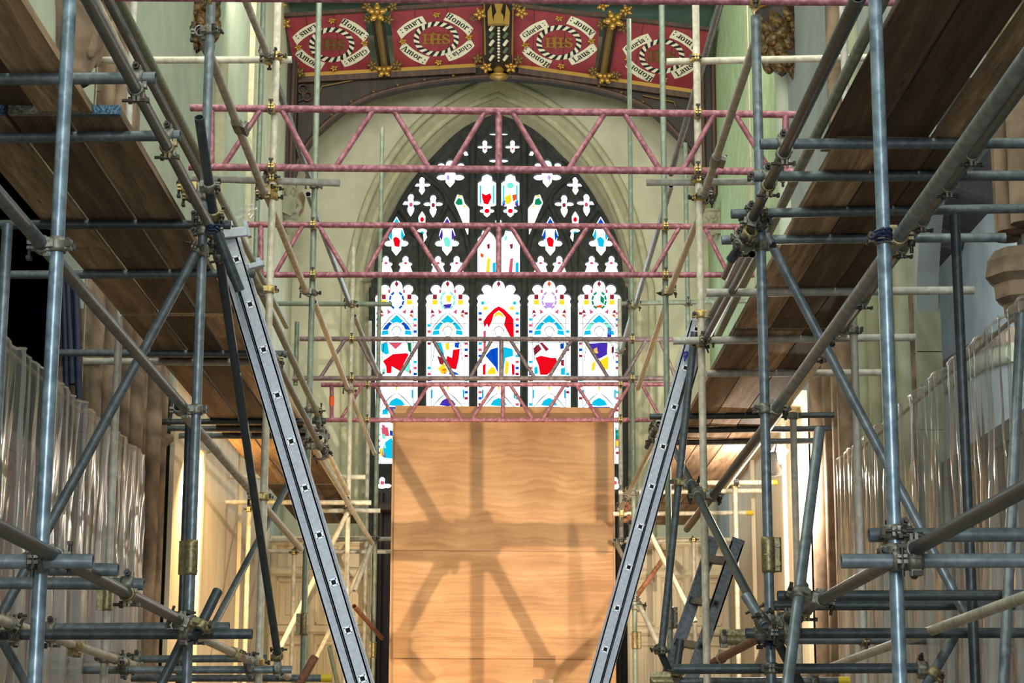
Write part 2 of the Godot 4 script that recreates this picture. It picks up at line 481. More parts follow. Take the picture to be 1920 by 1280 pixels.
func build_shell() -> void:
	var st := S()
	lohi(st, Vector3(-7, -0.3, -29), Vector3(7, 0, 10))
	struct(st, "floor", M.floor)
	st = S()
	lohi(st, Vector3(-7, 11.35, -29), Vector3(7, 11.7, 10))
	struct(st, "ceiling", M.panel_teal)
	# west wall with the opening for the unseen window
	st = S()
	for b in [[-7, -1.8, 0, 11.4], [1.8, 7, 0, 11.4], [-1.8, 1.8, 0, 2], [-1.8, 1.8, 7.2, 11.4]]:
		lohi(st, Vector3(b[0], b[2], 9), Vector3(b[1], b[3], 9.4))
	struct(st, "wall_west", M.plaster)
	# east wall, cut by the window arch
	st = S()
	var o := arch_line(EAST_OUT, DW)
	var n := o.size()
	var back := Vector3(0, 0, -0.9)
	for i in n - 1:
		var a: Vector3 = o[i]; var b: Vector3 = o[i + 1]
		var s := -3.2 if i < n / 2 else 3.2
		var ea := Vector3(s, a.y, -DW); var eb := Vector3(s, b.y, -DW)
		if s < 0: quad(st, ea, a, b, eb)
		else: quad(st, a, ea, eb, b)
	var ap: Vector3 = o[n / 2]
	quad(st, Vector3(-3.2, ap.y, -DW), Vector3(3.2, ap.y, -DW), Vector3(3.2, 11.4, -DW), Vector3(-3.2, 11.4, -DW))
	lohi(st, Vector3(-7, 0, -DW - 1.5), Vector3(7, 11.4, -DW - 1.2))
	for s in [-1.0, 1.0]: lohi(st, Vector3(minf(s * 3.2, s * 7.0), 0, -DW - 1.3), Vector3(maxf(s * 3.2, s * 7.0), 11.4, -DW))
	struct(st, "wall_east", M.plaster)
	# splayed reveal with its roll mouldings
	var inn := arch_line(EAST_IN, DW + 0.55)
	var root := struct_root("trim_1")
	var prof := [[0.0, 0.0], [0.10, 0.10], [0.30, 0.13], [0.36, 0.42], [0.58, 0.46], [0.66, 0.80], [1.0, 1.0]]
	st = S()
	st.set_smooth_group(3)
	for k in prof.size() - 1:
		for i in n - 1:
			var p := func(j: int, q: Array) -> Vector3:
				var v: Vector3 = o[j].lerp(inn[j], q[0])
				v.z = lerpf(o[j].z, inn[j].z, q[1])
				return v
			quad(st, p.call(i, prof[k]), p.call(i, prof[k + 1]), p.call(i + 1, prof[k + 1]), p.call(i + 1, prof[k]))
	fin(st, "arch_reveal", M.stone_pale, root)
	st = S()
	tube(st, o.map(func(v): return v + Vector3(0, 0, 0.02)), 0.05, 8)
	fin(st, "hood_moulding", M.stone_pale, root)
	st = S()
	var midl: Array = []
	for i in n: midl.append(o[i].lerp(inn[i], 0.45) + Vector3(0, 0, 0.03))
	tube(st, midl, 0.045, 8)
	fin(st, "roll_moulding", M.stone_pale, root)
	# side walls: nave arcade near, plain chancel wall far
	for s in [-1.0, 1.0]:
		st = S()
		var poly := PackedVector2Array()
		poly.append(Vector2(-9, 0))
		for bay in [-5.8, -1.7, 2.4, 6.5, 10.6]:
			var w := 2.7
			poly.append(Vector2(bay, 0)); poly.append(Vector2(bay, 4.3))
			for k in range(1, 8):
				var t := k / 8.0
				poly.append(Vector2(bay + w * 0.5 * (1.0 - cos(t * PI * 0.5)), 4.3 + 1.45 * sin(t * PI * 0.5)))
			poly.append(Vector2(bay + w * 0.5, 5.8))
			for k in range(7, 0, -1):
				var t := k / 8.0
				poly.append(Vector2(bay + w - w * 0.5 * (1.0 - cos(t * PI * 0.5)), 4.3 + 1.45 * sin(t * PI * 0.5)))
			poly.append(Vector2(bay + w, 4.3)); poly.append(Vector2(bay + w, 0))
		poly.append(Vector2(DW + 0.1, 0)); poly.append(Vector2(DW + 0.1, 8.1))
		poly.append(Vector2(-9, 8.1))
		extr(st, poly, Vector3(s * 2.85 if s < 0 else 3.0, 0, 0), Vector3(0, 0, -1), Vector3.UP, 0.15)
		var edges := [-9.0, 1.5, 3.5, 6.5, 8.5, 11.5, 13.5, 18.6]
		for k in range(0, edges.size(), 2):
			lohi(st, Vector3(minf(s * 2.85, s * 3.25), 8.1, -edges[k + 1]), Vector3(maxf(s * 2.85, s * 3.25), 11.4, -edges[k]))
		for k in range(1, edges.size() - 1, 2):
			lohi(st, Vector3(minf(s * 2.85, s * 3.25), 9.9, -edges[k + 1]), Vector3(maxf(s * 2.85, s * 3.25), 11.4, -edges[k]))
		for b in [[20.4, DW + 0.1, 8.1, 11.4], [18.6, 20.4, 8.1, 9.65], [18.6, 20.4, 11.0, 11.4]]:
			lohi(st, Vector3(minf(s * 2.85, s * 3.25), b[2], -b[1]), Vector3(maxf(s * 2.85, s * 3.25), b[3], -b[0]))
		struct(st, "wall_north" if s < 0 else "wall_south", M.plaster_green if s < 0 else M.plaster_blue)
		# glowing panes of the unseen clerestory, above the view
		var wn := struct_root("window_%d" % (2 if s < 0 else 3))
		for k in range(1, edges.size() - 1, 2):
			st = S()
			lohi(st, Vector3(s * 3.0 - 0.01, 8.1, -edges[k + 1]), Vector3(s * 3.0 + 0.01, 9.9, -edges[k]))
			fin(st, "pane", glow(Color(0.85, 0.93, 1.0), 1.2), wn)
		st = S()
		lohi(st, Vector3(s * 3.0 - 0.01, 9.65, -20.4), Vector3(s * 3.0 + 0.01, 11.0, -18.6))
		fin(st, "pane", glow(Color(0.85, 0.93, 1.0), 1.2), wn)
		# aisle
		st = S()
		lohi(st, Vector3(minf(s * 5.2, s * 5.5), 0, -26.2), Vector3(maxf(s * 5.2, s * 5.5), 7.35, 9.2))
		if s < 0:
			struct(st, "wall_aisle_north", M.black)  # darkness of the north aisle put into the wall colour
		else:
			struct(st, "wall_aisle_south", M.plaster_blue)
		st = S()
		quad(st, Vector3(s * 2.95, 8.08, 9), Vector3(s * 2.95, 8.08, -26), Vector3(s * 5.5, 7.2, -26), Vector3(s * 5.5, 7.2, 9))
		quad(st, Vector3(s * 2.95, 8.2, 9), Vector3(s * 2.95, 8.2, -26), Vector3(s * 5.5, 7.35, -26), Vector3(s * 5.5, 7.35, 9))
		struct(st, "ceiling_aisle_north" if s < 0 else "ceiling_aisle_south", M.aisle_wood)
	var ww := struct_root("window_4")  # unseen west window behind the camera, glowing to go with its area light
	st = S()
	lohi(st, Vector3(-1.8, 2, 9.15), Vector3(1.8, 7.2, 9.18))
	fin(st, "pane", glow(Color(0.80, 0.90, 1.0), 1.2), ww)
	st = S()
	for x in [-0.9, 0.0, 0.9]: lohi(st, Vector3(x - 0.06, 2, 9.0), Vector3(x + 0.06, 7.2, 9.12))
	fin(st, "mullion", M.stone_pale, ww)
	# the dark timbers of the south aisle roof and the arch of its window
	var rt := struct_root("trim_2")
	for k in 5:
		st = S()
		bar(st, Vector3(3.3, 7.85, -13.5 - k * 2.0), Vector3(5.15, 7.22, -13.5 - k * 2.0), 0.16, 0.22)
		fin(st, "rafter", M.aisle_wood, rt)
	for k in 2:
		st = S()
		bar(st, Vector3(3.7 + k * 0.9, 7.7 - k * 0.3, -12.0), Vector3(3.7 + k * 0.9, 7.7 - k * 0.3, -26.0), 0.14, 0.18)
		fin(st, "purlin", M.aisle_wood, rt)
	var wt := struct_root("trim_3")
	var pts: Array = []
	for q in [[1696, 800], [1716, 757], [1752, 712], [1800, 676], [1850, 648], [1905, 630]]:
		pts.append(on_side(q[0], q[1], 5.16))
	st = S()
	tube(st, smooth_path(pts, 4), 0.11, 8)
	fin(st, "hood_moulding", M.stone_brown, wt)
	st = S()
	tube(st, smooth_path(pts.map(func(v): return v + Vector3(-0.02, -0.16, 0.0)), 4), 0.10, 8)
	fin(st, "arch_moulding", M.stone_green, wt)

# ---------- the east window ----------
const DT := 26.42      # tracery face
func w2(px: float, py: float) -> Vector2:
	var p := at(px, py, DT)
	return Vector2(p.x, p.y)

func ell(cx: float, cy: float, rx: float, ry: float, n := 12) -> PackedVector2Array:
	var out := PackedVector2Array()
	for k in n: out.append(w2(cx + rx * cos(TAU * (k + 0.5) / n), cy + ry * sin(TAU * (k + 0.5) / n)))
	return out

func shape(pts: Array) -> PackedVector2Array:
	var out := PackedVector2Array()
	for q in pts: out.append(w2(q[0], q[1]))
	return out

func rect(x0: float, y0: float, x1: float, y1: float) -> PackedVector2Array:
	return shape([[x0, y0], [x1, y0], [x1, y1], [x0, y1]])

func join(list: Array) -> PackedVector2Array:
	var acc: PackedVector2Array = list[0]
	var rest := list.slice(1)
	var moved := true
	while moved and rest.size() > 0:
		moved = false
		for i in rest.size():
			if Geometry2D.intersect_polygons(acc, rest[i]).is_empty(): continue
			var r := Geometry2D.merge_polygons(acc, rest[i])
			var best := 0
			for k in r.size():
				if absf(area_of(r[k])) > absf(area_of(r[best])): best = k
			acc = r[best]
			rest.remove_at(i)
			moved = true
			break
	return acc

func area_of(p: PackedVector2Array) -> float:
	var a := 0.0
	for i in p.size(): a += p[i].cross(p[(i + 1) % p.size()])
	return a * 0.5

var holes: Array = []
var win: Node3D

func pane(poly: PackedVector2Array, col := "white") -> Node3D:   # an opening in the tracery and the glass in it
	var gr := Geometry2D.offset_polygon(poly, 0.007)
	if gr.size() > 0: poly = gr[0]
	holes.append(poly)
	var st := S()
	var big := Geometry2D.offset_polygon(poly, 0.012)
	extr(st, big[0] if big.size() > 0 else poly, Vector3(0, 0, -DT - 0.10), Vector3.RIGHT, Vector3.UP, 0.01)
	return fin(st, "pane", M.g[col], win)

func bit(p: Node3D, poly: PackedVector2Array, col: String) -> void:   # a piece of coloured glass leaded into a pane
	var st := S()
	extr(st, poly, Vector3(0, 0, -DT - 0.092), Vector3.RIGHT, Vector3.UP, 0.006)
	fin(st, "glass_piece", M.g[col], p)

func lead(p: Node3D, pts: Array, r := 0.005) -> void:   # a lead line between pieces of glass
	var pth: Array = []
	for q in pts:
		var v := w2(q[0], q[1])
		pth.append(Vector3(v.x, v.y, -DT - 0.088))
	var st := S()
	tube(st, pth, r, 5)
	fin(st, "lead", M.ink, p)

func quatrefoil(cx: float, cy: float, s: float, tail: float) -> Node3D:
	return pane(join([ell(cx, cy, s * 0.36, s * 0.42), ell(cx, cy - s * 0.62, s * 0.30, s * 0.42), ell(cx - s * 0.62, cy, s * 0.42, s * 0.24), ell(cx + s * 0.62, cy, s * 0.42, s * 0.24),
		shape([[cx - s * 0.34, cy + s * 0.5], [cx, cy + s * 0.1], [cx + s * 0.34, cy + s * 0.5], [cx + s * 0.28, cy + s * 0.75 * tail], [cx, cy + s * 1.1 * tail], [cx - s * 0.28, cy + s * 0.75 * tail]])]))

func lancet(cx: float, k: int) -> Node3D:
	var y := 524.0
	var hw := 39.0
	var p := pane(join([rect(cx - hw, y + 46, cx + hw, 868), rect(cx - 31, y + 26, cx + 31, y + 50), ell(cx, y + 14, 11, 14), ell(cx - 22, y + 17, 9, 9), ell(cx + 22, y + 17, 9, 9), rect(cx - 24, y + 18, cx + 24, y + 32),
		ell(cx - 32, y + 34, 8, 8), ell(cx + 32, y + 34, 8, 8), ell(cx - 33, y + 46, 7, 8), ell(cx + 33, y + 46, 7, 8)]))
	bit(p, shape([[cx - 4, y + 5], [cx, y - 1], [cx + 4, y + 5], [cx, y + 11]]), "rose" if k != 3 else "orange")
	# border beads down both sides
	var cols := ["pink", "pale", "blue", "pale", "rose", "cyan", "pale"]
	for i in 25:
		var yy := y + 58 + i * 11.4
		for s in [-1.0, 1.0]:
			bit(p, rect(cx + s * 35 - 3.2, yy, cx + s * 35 + 3.2, yy + 5.0), cols[(i * 2 + (0 if s < 0 else 3) + k) % 7])
	if k != 2:
		for s in [-1.0, 1.0]:
			bit(p, rect(cx + s * 24 - 4, y + 25, cx + s * 24 + 4, y + 34), "rose")
			bit(p, rect(cx + s * 24 - 5, y + 35, cx + s * 24 + 5, y + 44), "yellow")
			bit(p, shape([[cx + s * 18, y + 52], [cx + s * 10, y + 58], [cx + s * 17, y + 62]]), "pink")
			bit(p, shape([[cx + s * 29, y + 52], [cx + s * 32, y + 60], [cx + s * 24, y + 60]]), "rose")
			bit(p, shape([[cx + s * 29, y + 61], [cx + s * 31, y + 69], [cx + s * 23, y + 64]]), "orange" if s > 0 else "pink")
			bit(p, ell(cx + s * 14, y + 19, 2.4, 4, 6), "pink")
		# medallion
		var rim: String = ["blue", "mint", "", "lilac", "green"][k]
		for j in 10:
			var a0 := TAU * j / 10.0 + 0.05; var a1 := TAU * (j + 1) / 10.0 - 0.05
			bit(p, shape([[cx + 11.0 * cos(a0), y + 36 + 14.0 * sin(a0)], [cx + 15.0 * cos(a0), y + 36 + 18.5 * sin(a0)], [cx + 15.0 * cos(a1), y + 36 + 18.5 * sin(a1)], [cx + 11.0 * cos(a1), y + 36 + 14.0 * sin(a1)]]), rim if j % 5 != 2 else "pale")
		if k == 1:
			bit(p, shape([[cx - 3, y + 27], [cx + 8, y + 26], [cx + 5, y + 40], [cx - 2, y + 38]]), "yellow")
			bit(p, shape([[cx - 8, y + 44], [cx + 8, y + 42], [cx + 5, y + 51], [cx - 6, y + 52]]), "purple")
		elif k == 3:
			bit(p, shape([[cx - 9, y + 40], [cx + 9, y + 40], [cx + 4, y + 51], [cx - 5, y + 51]]), "lilac")
		elif k == 4:
			bit(p, shape([[cx + 2, y + 26], [cx + 10, y + 32], [cx + 9, y + 44], [cx + 2, y + 38]]), "green")
			bit(p, shape([[cx - 6, y + 46], [cx + 6, y + 44], [cx + 4, y + 51], [cx - 3, y + 52]]), "orange")
		# arched canopy of blue over the head
		var c1: String = ["cyan", "cyan", "", "cyan", "cyan"][k]
		var c2: String = ["blue", "cyan", "", "cyan", "mint"][k]
		bit(p, shape([[cx - 13, y + 75], [cx, y + 63], [cx + 13, y + 75], [cx + 7, y + 79], [cx, y + 77], [cx - 7, y + 79]]), c1)
		for s in [-1.0, 1.0]:
			bit(p, shape([[cx + s * 13.5, y + 76], [cx + s * 22, y + 84], [cx + s * 27, y + 92], [cx + s * 16, y + 91], [cx + s * 13, y + 84], [cx + s * 8, y + 80]]), c2)
			bit(p, shape([[cx + s * 27, y + 93], [cx + s * 29, y + 101], [cx + s * 15, y + 100], [cx + s * 16, y + 92]]), c1)
		for j in 9:   # halo
			var a := PI + PI * (j + 0.5) / 9.0
			bit(p, ell(cx + 12.5 * cos(a), y + 95 + 12.5 * sin(a), 1.5, 1.5, 6), "yellow" if k == 1 else "pale")
	for yy in [604.0, 640.0, 714.0, 790.0]: lead(p, [[cx - 38, yy], [cx + 38, yy]], 0.004)
	for s in [-1.0, 1.0]:
		lead(p, [[cx + s * 31, y + 46], [cx + s * 31, 868]], 0.004)
		if k != 2:
			lead(p, [[cx + s * 2, y + 60], [cx + s * 14, y + 70], [cx + s * 30, y + 90]])
			lead(p, [[cx + s * 14, y + 110], [cx + s * 24, y + 118], [cx + s * 28, y + 150]])
			bit(p, shape([[cx + s * 4, y + 58], [cx + s * 9, y + 62], [cx + s * 26, y + 84], [cx + s * 28, y + 88], [cx + s * 25, y + 87]]), "pale")
		lead(p, [[cx + s * 2, 734], [cx + s * 14, 744], [cx + s * 30, 762]])
		for j in 5: bit(p, shape([[cx + s * 22, 778 + j * 17], [cx + s * 28, 776 + j * 17], [cx + s * 27, 786 + j * 17], [cx + s * 20, 787 + j * 17]]), ["pale", "pink", "mint", "pale", "rose"][(j + k) % 5])
	var ring: Array = []
	for j in 9: ring.append([cx + 9.0 * cos(PI + PI * j / 8.0), y + 95 + 10.0 * sin(PI + PI * j / 8.0)])
	lead(p, ring, 0.006)
	lead(p, [[cx - 7, y + 96], [cx - 3, y + 104], [cx + 4, y + 104], [cx + 7, y + 96]])
	# lower tier canopy
	bit(p, shape([[cx - 16, 757], [cx - 10, 748], [cx, 743], [cx + 10, 748], [cx + 16, 757], [cx, 759]]), "purple" if k == 1 else "cyan")
	bit(p, shape([[cx - 20, 760], [cx + 20, 760], [cx + 24, 768], [cx - 24, 768]]), "pink" if k == 1 else "blue")
	for s in [-1.0, 1.0]:
		bit(p, shape([[cx + s * 28, 728], [cx + s * 31, 728], [cx + s * 31, 745], [cx + s * 28, 743]]), "cyan")
		bit(p, shape([[cx + s * 10, 738], [cx + s * 26, 752], [cx + s * 24, 755], [cx + s * 8, 741]]), "pale")
	bit(p, shape([[cx - 2, 724], [cx, 720], [cx + 2, 724], [cx, 732]]), "yellow")
	return p

func build_windows() -> void:
	win = struct_root("window_1")
	var p: Node3D
	# five lights
	var cxs := [743.0, 839.0, 935.0, 1030.0, 1124.0]
	var L: Array = []
	for k in 5: L.append(lancet(cxs[k], k))
	p = L[0]
	bit(p, shape([[714, 641], [726, 640], [729, 660], [722, 662], [714, 655]]), "cyan")
	bit(p, shape([[728, 640], [754, 640], [741, 652]]), "pink")
	bit(p, shape([[763, 640], [771, 640], [771, 657], [765, 656]]), "green")
	bit(p, shape([[717, 674], [736, 661], [762, 659], [766, 662], [752, 688], [749, 693], [734, 684], [733, 697], [724, 697], [723, 684]]), "red")
	bit(p, shape([[755, 690], [768, 670], [769, 690], [765, 697]]), "mint")
	bit(p, shape([[716, 690], [722, 687], [722, 699], [716, 699]]), "mint")
	bit(p, shape([[766, 690], [770, 690], [770, 698], [767, 698]]), "red")
	bit(p, shape([[716, 766], [727, 763], [727, 774], [716, 775]]), "cyan")
	bit(p, shape([[730, 762], [738, 760], [738, 792], [732, 790]]), "rose")
	bit(p, shape([[714, 800], [726, 798], [730, 815], [716, 816]]), "pink")
	bit(p, shape([[722, 826], [734, 818], [738, 840], [738, 858], [718, 856], [716, 842]]), "cyan")
	bit(p, shape([[712, 840], [718, 836], [720, 850], [713, 854]]), "yellow")
	bit(p, shape([[730, 804], [738, 806], [738, 816], [730, 814]]), "blue")
	p = L[1]
	bit(p, shape([[818, 640], [827, 640], [833, 662], [828, 668], [820, 655]]), "cyan")
	bit(p, shape([[852, 640], [861, 640], [860, 650], [852, 648]]), "blue")
	bit(p, shape([[834, 641], [842, 640], [843, 652], [836, 654]]), "yellow")
	bit(p, shape([[849, 653], [862, 651], [860, 670], [855, 690], [846, 688], [836, 674], [838, 664], [847, 668]]), "red")
	bit(p, shape([[819, 664], [829, 668], [833, 682], [824, 680]]), "rose")
	bit(p, shape([[820, 688], [832, 678], [840, 694], [828, 698]]), "yellow")
	bit(p, shape([[828, 690], [836, 688], [836, 698], [826, 698]]), "red")
	bit(p, shape([[842, 690], [856, 696], [862, 700], [842, 700]]), "blue")
	p = L[2]
	bit(p, shape([[906, 600], [914, 588], [926, 576], [935, 571], [935, 579], [926, 586], [922, 600], [916, 612], [913, 604], [908, 612]]), "red")
	bit(p, shape([[935, 571], [946, 577], [956, 587], [963, 595], [964, 629], [957, 629], [945, 606], [948, 592], [942, 584], [935, 579]]), "red")
	bit(p, shape([[924, 594], [929, 584], [935, 581], [941, 584], [946, 594], [941, 591], [935, 587], [929, 591]]), "yellow")
	bit(p, shape([[906, 618], [911, 616], [911, 655], [906, 655]]), "pink")
	bit(p, shape([[910, 664], [920, 652], [934, 648], [934, 698], [929, 686]]), "blue")
	bit(p, shape([[936, 648], [948, 648], [962, 652], [962, 665], [948, 668], [943, 700], [936, 700]]), "cyan")
	bit(p, shape([[921, 655], [926, 653], [931, 684], [928, 680]]), "navy")
	bit(p, shape([[914, 694], [922, 684], [929, 690], [930, 699], [913, 699]]), "yellow")
	bit(p, shape([[948, 672], [955, 678], [952, 699], [946, 699]]), "yellow")
	for s in [-1.0, 1.0]: bit(p, shape([[935 + s * 24, 678], [935 + s * 30, 682], [935 + s * 30, 700], [935 + s * 25, 700]]), "red")
	for s in [-1.0, 1.0]:
		bit(p, rect(935 + s * 25 - 4, 572, 935 + s * 25 + 4, 578), "yellow")
		bit(p, rect(935 + s * 30 - 3, 562, 935 + s * 30 + 3, 568), "cyan")
	p = L[3]
	bit(p, shape([[1000, 650], [1010, 642], [1016, 652], [1002, 664]]), "rose")
	bit(p, shape([[1012, 640], [1018, 640], [1030, 652], [1024, 656]]), "rose")
	bit(p, shape([[1004, 668], [1014, 664], [1024, 666], [1033, 668], [1043, 668], [1045, 676], [1036, 690], [1027, 700], [1013, 700], [1010, 682]]), "red")
	bit(p, shape([[1050, 642], [1058, 640], [1058, 650], [1051, 652]]), "blue")
	bit(p, shape([[1052, 672], [1058, 672], [1058, 684], [1052, 682]]), "rose")
	bit(p, shape([[1052, 688], [1060, 686], [1060, 700], [1052, 700]]), "cyan")
	bit(p, shape([[1002, 686], [1008, 684], [1009, 698], [1002, 699]]), "cyan")
	p = L[4]
	bit(p, shape([[1140, 611], [1147, 609], [1147, 634], [1139, 634]]), "purple")
	bit(p, shape([[1102, 641], [1140, 640], [1139, 662], [1124, 670], [1112, 658]]), "purple")
	bit(p, shape([[1113, 652], [1120, 648], [1122, 660], [1115, 660]]), "yellow")
	bit(p, shape([[1124, 674], [1142, 664], [1141, 690], [1131, 690]]), "yellow")
	bit(p, shape([[1110, 680], [1118, 672], [1116, 690], [1110, 694]]), "yellow")
	bit(p, shape([[1147, 648], [1152, 646], [1152, 658], [1147, 660]]), "rose")
	bit(p, rect(1155, 800, 1162, 822), "green")
	bit(p, rect(1155, 824, 1162, 838), "yellow")
	# tracery lights, both sides alike
	for s in [-1.0, 1.0]:
		var X := func(x: float) -> float: return x if s < 0 else 1870.0 - x
		var q := quatrefoil(X.call(791), 345, 15, 1.15)
		q = quatrefoil(X.call(770), 379, 17, 1.35)
		bit(q, ell(X.call(770), 380, 3.6, 4.5, 8), "pink")
		q = quatrefoil(X.call(812), 381, 17, 1.35)
		bit(q, ell(X.call(812), 381, 3.6, 4.5, 8), "rose")
		q = pane(shape([[X.call(791), 394], [X.call(797), 404], [X.call(796), 417], [X.call(791), 421], [X.call(786), 417], [X.call(785), 404]]))
		bit(q, ell(X.call(791), 408, 3.8, 5, 8), "red")
		q = pane(join([ell(X.call(791), 432, 9, 6), shape([[X.call(786), 430], [X.call(796), 430], [X.call(800), 444], [X.call(792), 457], [X.call(784), 444]])]))
		bit(q, ell(X.call(791), 433, 4, 3, 8), "cyan")
		# trefoils with a cap
		for k in 2:
			var cx: float = [743.0, 838.0][k]
			var c: float = X.call(cx)
			q = pane(join([shape([[c - 15, 440], [c - 8, 418], [c, 404], [c + 8, 418], [c + 15, 440], [c + 10, 450], [c - 10, 450]]), ell(c - 14, 455, 8, 6), ell(c + 14, 455, 8, 6), shape([[c - 9, 448], [c + 9, 448], [c + 8, 468], [c, 478], [c - 8, 468]])]))
			var cap: String = (["cyan", "purple"] if s < 0 else ["blue", "blue"])[k]
			bit(q, shape([[c - 7, 417], [c, 405], [c + 7, 417], [c, 420]]), cap)
			for t in [-1.0, 1.0]: bit(q, shape([[c + t * 9, 424], [c + t * 15, 440], [c + t * 9, 448], [c + t * 8, 436]]), cap if k == 1 else "cyan")
			var mid: String = (["red", "mint"] if s < 0 else ["cyan", "red"])[k]
			bit(q, shape([[c - 7, 444], [c - 2, 440], [c + 4, 443], [c + 7, 448], [c + 5, 460], [c - 4, 458]]), mid)
		# heads over each light
		for cx in [723.0, 760.0, 821.0, 856.0]:
			var c: float = X.call(cx)
			q = pane(join([ell(c, 484, 5, 6), ell(c - 7, 494, 5, 4), ell(c + 7, 494, 5, 4), shape([[c - 9, 500], [c - 5, 488], [c + 5, 488], [c + 9, 500], [c + 14, 513], [c - 14, 513]])]))
			bit(q, ell(c, 490, 3.5, 2.5, 8), "pink")
		# large foil near the crown
		var c: float = X.call(844)
		q = pane(join([ell(c, 326, 10, 9), ell(c - 15, 331, 10, 6), ell(c + 16, 331, 10, 6), shape([[c - 9, 326], [c + 9, 326], [c + 7, 342], [c, 350], [c - 7, 342]]), ell(c, 308, 8, 10)]))
		bit(q, ell(c + s * 4, 329, 3, 5, 8), "lilac")
		q = pane(ell(c - 17, 308, 6, 4.5)); q = pane(ell(c + 20, 308, 6, 4.5))
		q = pane(shape([[X.call(868), 281], [X.call(874), 281], [X.call(878), 290], [X.call(872), 291]]))
		# half lights beside the middle mullions
		q = pane(shape([[X.call(852), 378], [X.call(858), 362], [X.call(866), 364], [X.call(870), 378], [X.call(879), 388], [X.call(879), 418], [X.call(870), 420], [X.call(860), 396]]))
		bit(q, shape([[X.call(853), 377], [X.call(859), 367], [X.call(866), 370], [X.call(868), 380], [X.call(858), 381]]), "green")
		bit(q, ell(X.call(861), 364, 2.6, 2.6, 8), "yellow")
		bit(q, ell(X.call(870), 383, 2.4, 2.4, 8), "yellow")
		q = pane(shape([[X.call(868), 428], [X.call(877), 424], [X.call(877), 438], [X.call(871), 442]]))
		# crown quatrefoils
		q = quatrefoil(X.call(909), 274, 13, 0.85)
		bit(q, ell(X.call(909), 275, 2.2, 2.2, 8), "pink")
		q = pane(ell(X.call(925), 250, 8, 2.2)); q = pane(ell(X.call(925), 300, 8, 3.2))
		# twin middle lights
		var m: float = X.call(913)
		q = pane(join([shape([[m - 16, 384], [m - 16, 340], [m - 9, 336], [m - 8, 328], [m, 324], [m + 8, 328], [m + 9, 336], [m + 16, 340], [m + 16, 384], [m + 10, 386], [m, 382], [m - 10, 386]]), ell(m - 8, 394, 5, 4), ell(m + 8, 394, 5, 4), shape([[m - 6, 384], [m + 6, 384], [m + 5, 402], [m, 406], [m - 5, 402]])]))
		if s < 0:
			bit(q, shape([[m - 10, 358], [m - 2, 362], [m + 6, 358], [m + 9, 366], [m + 2, 380], [m - 6, 378], [m - 9, 368]]), "red")
			bit(q, ell(m, 346, 7, 6, 8), "pale")
		else:
			bit(q, shape([[m - 11, 366], [m, 360], [m + 3, 372], [m - 4, 380], [m - 10, 376]]), "yellow")
			bit(q, shape([[m + 3, 362], [m + 12, 360], [m + 12, 370], [m + 5, 374]]), "orange")
			bit(q, shape([[m - 15, 374], [m - 10, 372], [m - 10, 382], [m - 15, 383]]), "purple")
			bit(q, shape([[m + 9, 374], [m + 15, 372], [m + 15, 384], [m + 9, 382]]), "purple")
			bit(q, ell(m, 344, 7, 6, 8), "mint")
		for t in [-1.0, 1.0]: bit(q, shape([[m + t * 14, 342], [m + t * 11, 345], [m + t * 11, 376], [m + t * 14, 380]]), "cyan")
		bit(q, ell(m, 392, 5, 4.5, 8), "red")
		m = X.call(913.5)
		q = pane(shape([[m - 17, 512], [m - 17, 446], [m - 10, 438], [m - 8, 430], [m + 4, 432], [m + 12, 440], [m + 17, 452], [m + 17, 512]]))
		bit(q, shape([[m - 1, 455], [m + 5, 453], [m + 5, 462], [m + 1, 464]]), "rose")
		bit(q, shape([[m - 13, 470], [m - 6, 474], [m - 8, 480], [m - 13, 478]]), "orange" if s < 0 else "pale")
		bit(q, shape([[m, 482], [m + 6, 480], [m + 4, 510], [m - 3, 511]]), "yellow" if s < 0 else "pink")
		bit(q, shape([[m + 10, 490], [m + 16, 488], [m + 16, 510], [m + 10, 510]]), "cyan")
		bit(q, shape([[m - 10, 440], [m - 5, 438], [m - 6, 446], [m - 11, 448]]), "orange" if s < 0 else "mint")
		# low foil that shows beside the hoarding
		q = quatrefoil(935.0 + s * 219.0, 910, 16, 0.8)
		bit(q, ell(935.0 + s * 219.0, 903, 4, 4, 8), "pink")
	var q := pane(shape([[929, 412], [934, 406], [940, 412], [938, 420], [931, 420]]))
	bit(q, ell(934, 416, 3, 2.4, 8), "pink")
	# the stone plate, pierced by every opening
	var csg := CSGCombiner3D.new()
	csg.name = "tracery"
	win.add_child(csg)
	var plate := CSGPolygon3D.new()
	var out := PackedVector2Array()
	for v in arch_line(EAST_IN, DW + 0.55): out.append(Vector2(v.x * 1.004, v.y))
	plate.polygon = out
	plate.depth = 0.16
	plate.name = "plate"
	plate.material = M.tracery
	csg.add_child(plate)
	plate.position = Vector3(0, 0, -DT)
	for h in holes:
		var c := CSGPolygon3D.new()
		c.operation = CSGShape3D.OPERATION_SUBTRACTION
		c.polygon = h
		c.depth = 0.5
		c.material = M.tracery
		c.name = "opening"
		csg.add_child(c, true)
		c.position = Vector3(0, 0, -DT + 0.2)
	# mullions and the bars of the tracery stand proud of the plate
	var st: SurfaceTool
	var mul := [[[791, 1290], [791, 520], [778, 440], [748, 388]], [[887, 1290], [886, 520], [886, 330], [888, 240]], [[791, 520], [803, 450], [838, 376], [790, 326]], [[886, 520], [872, 440], [838, 376]], [[704, 520], [716, 450], [748, 388], [790, 326], [812, 300]], [[697, 1290], [698, 540]], [[934, 512], [934, 330], [934, 226]]]
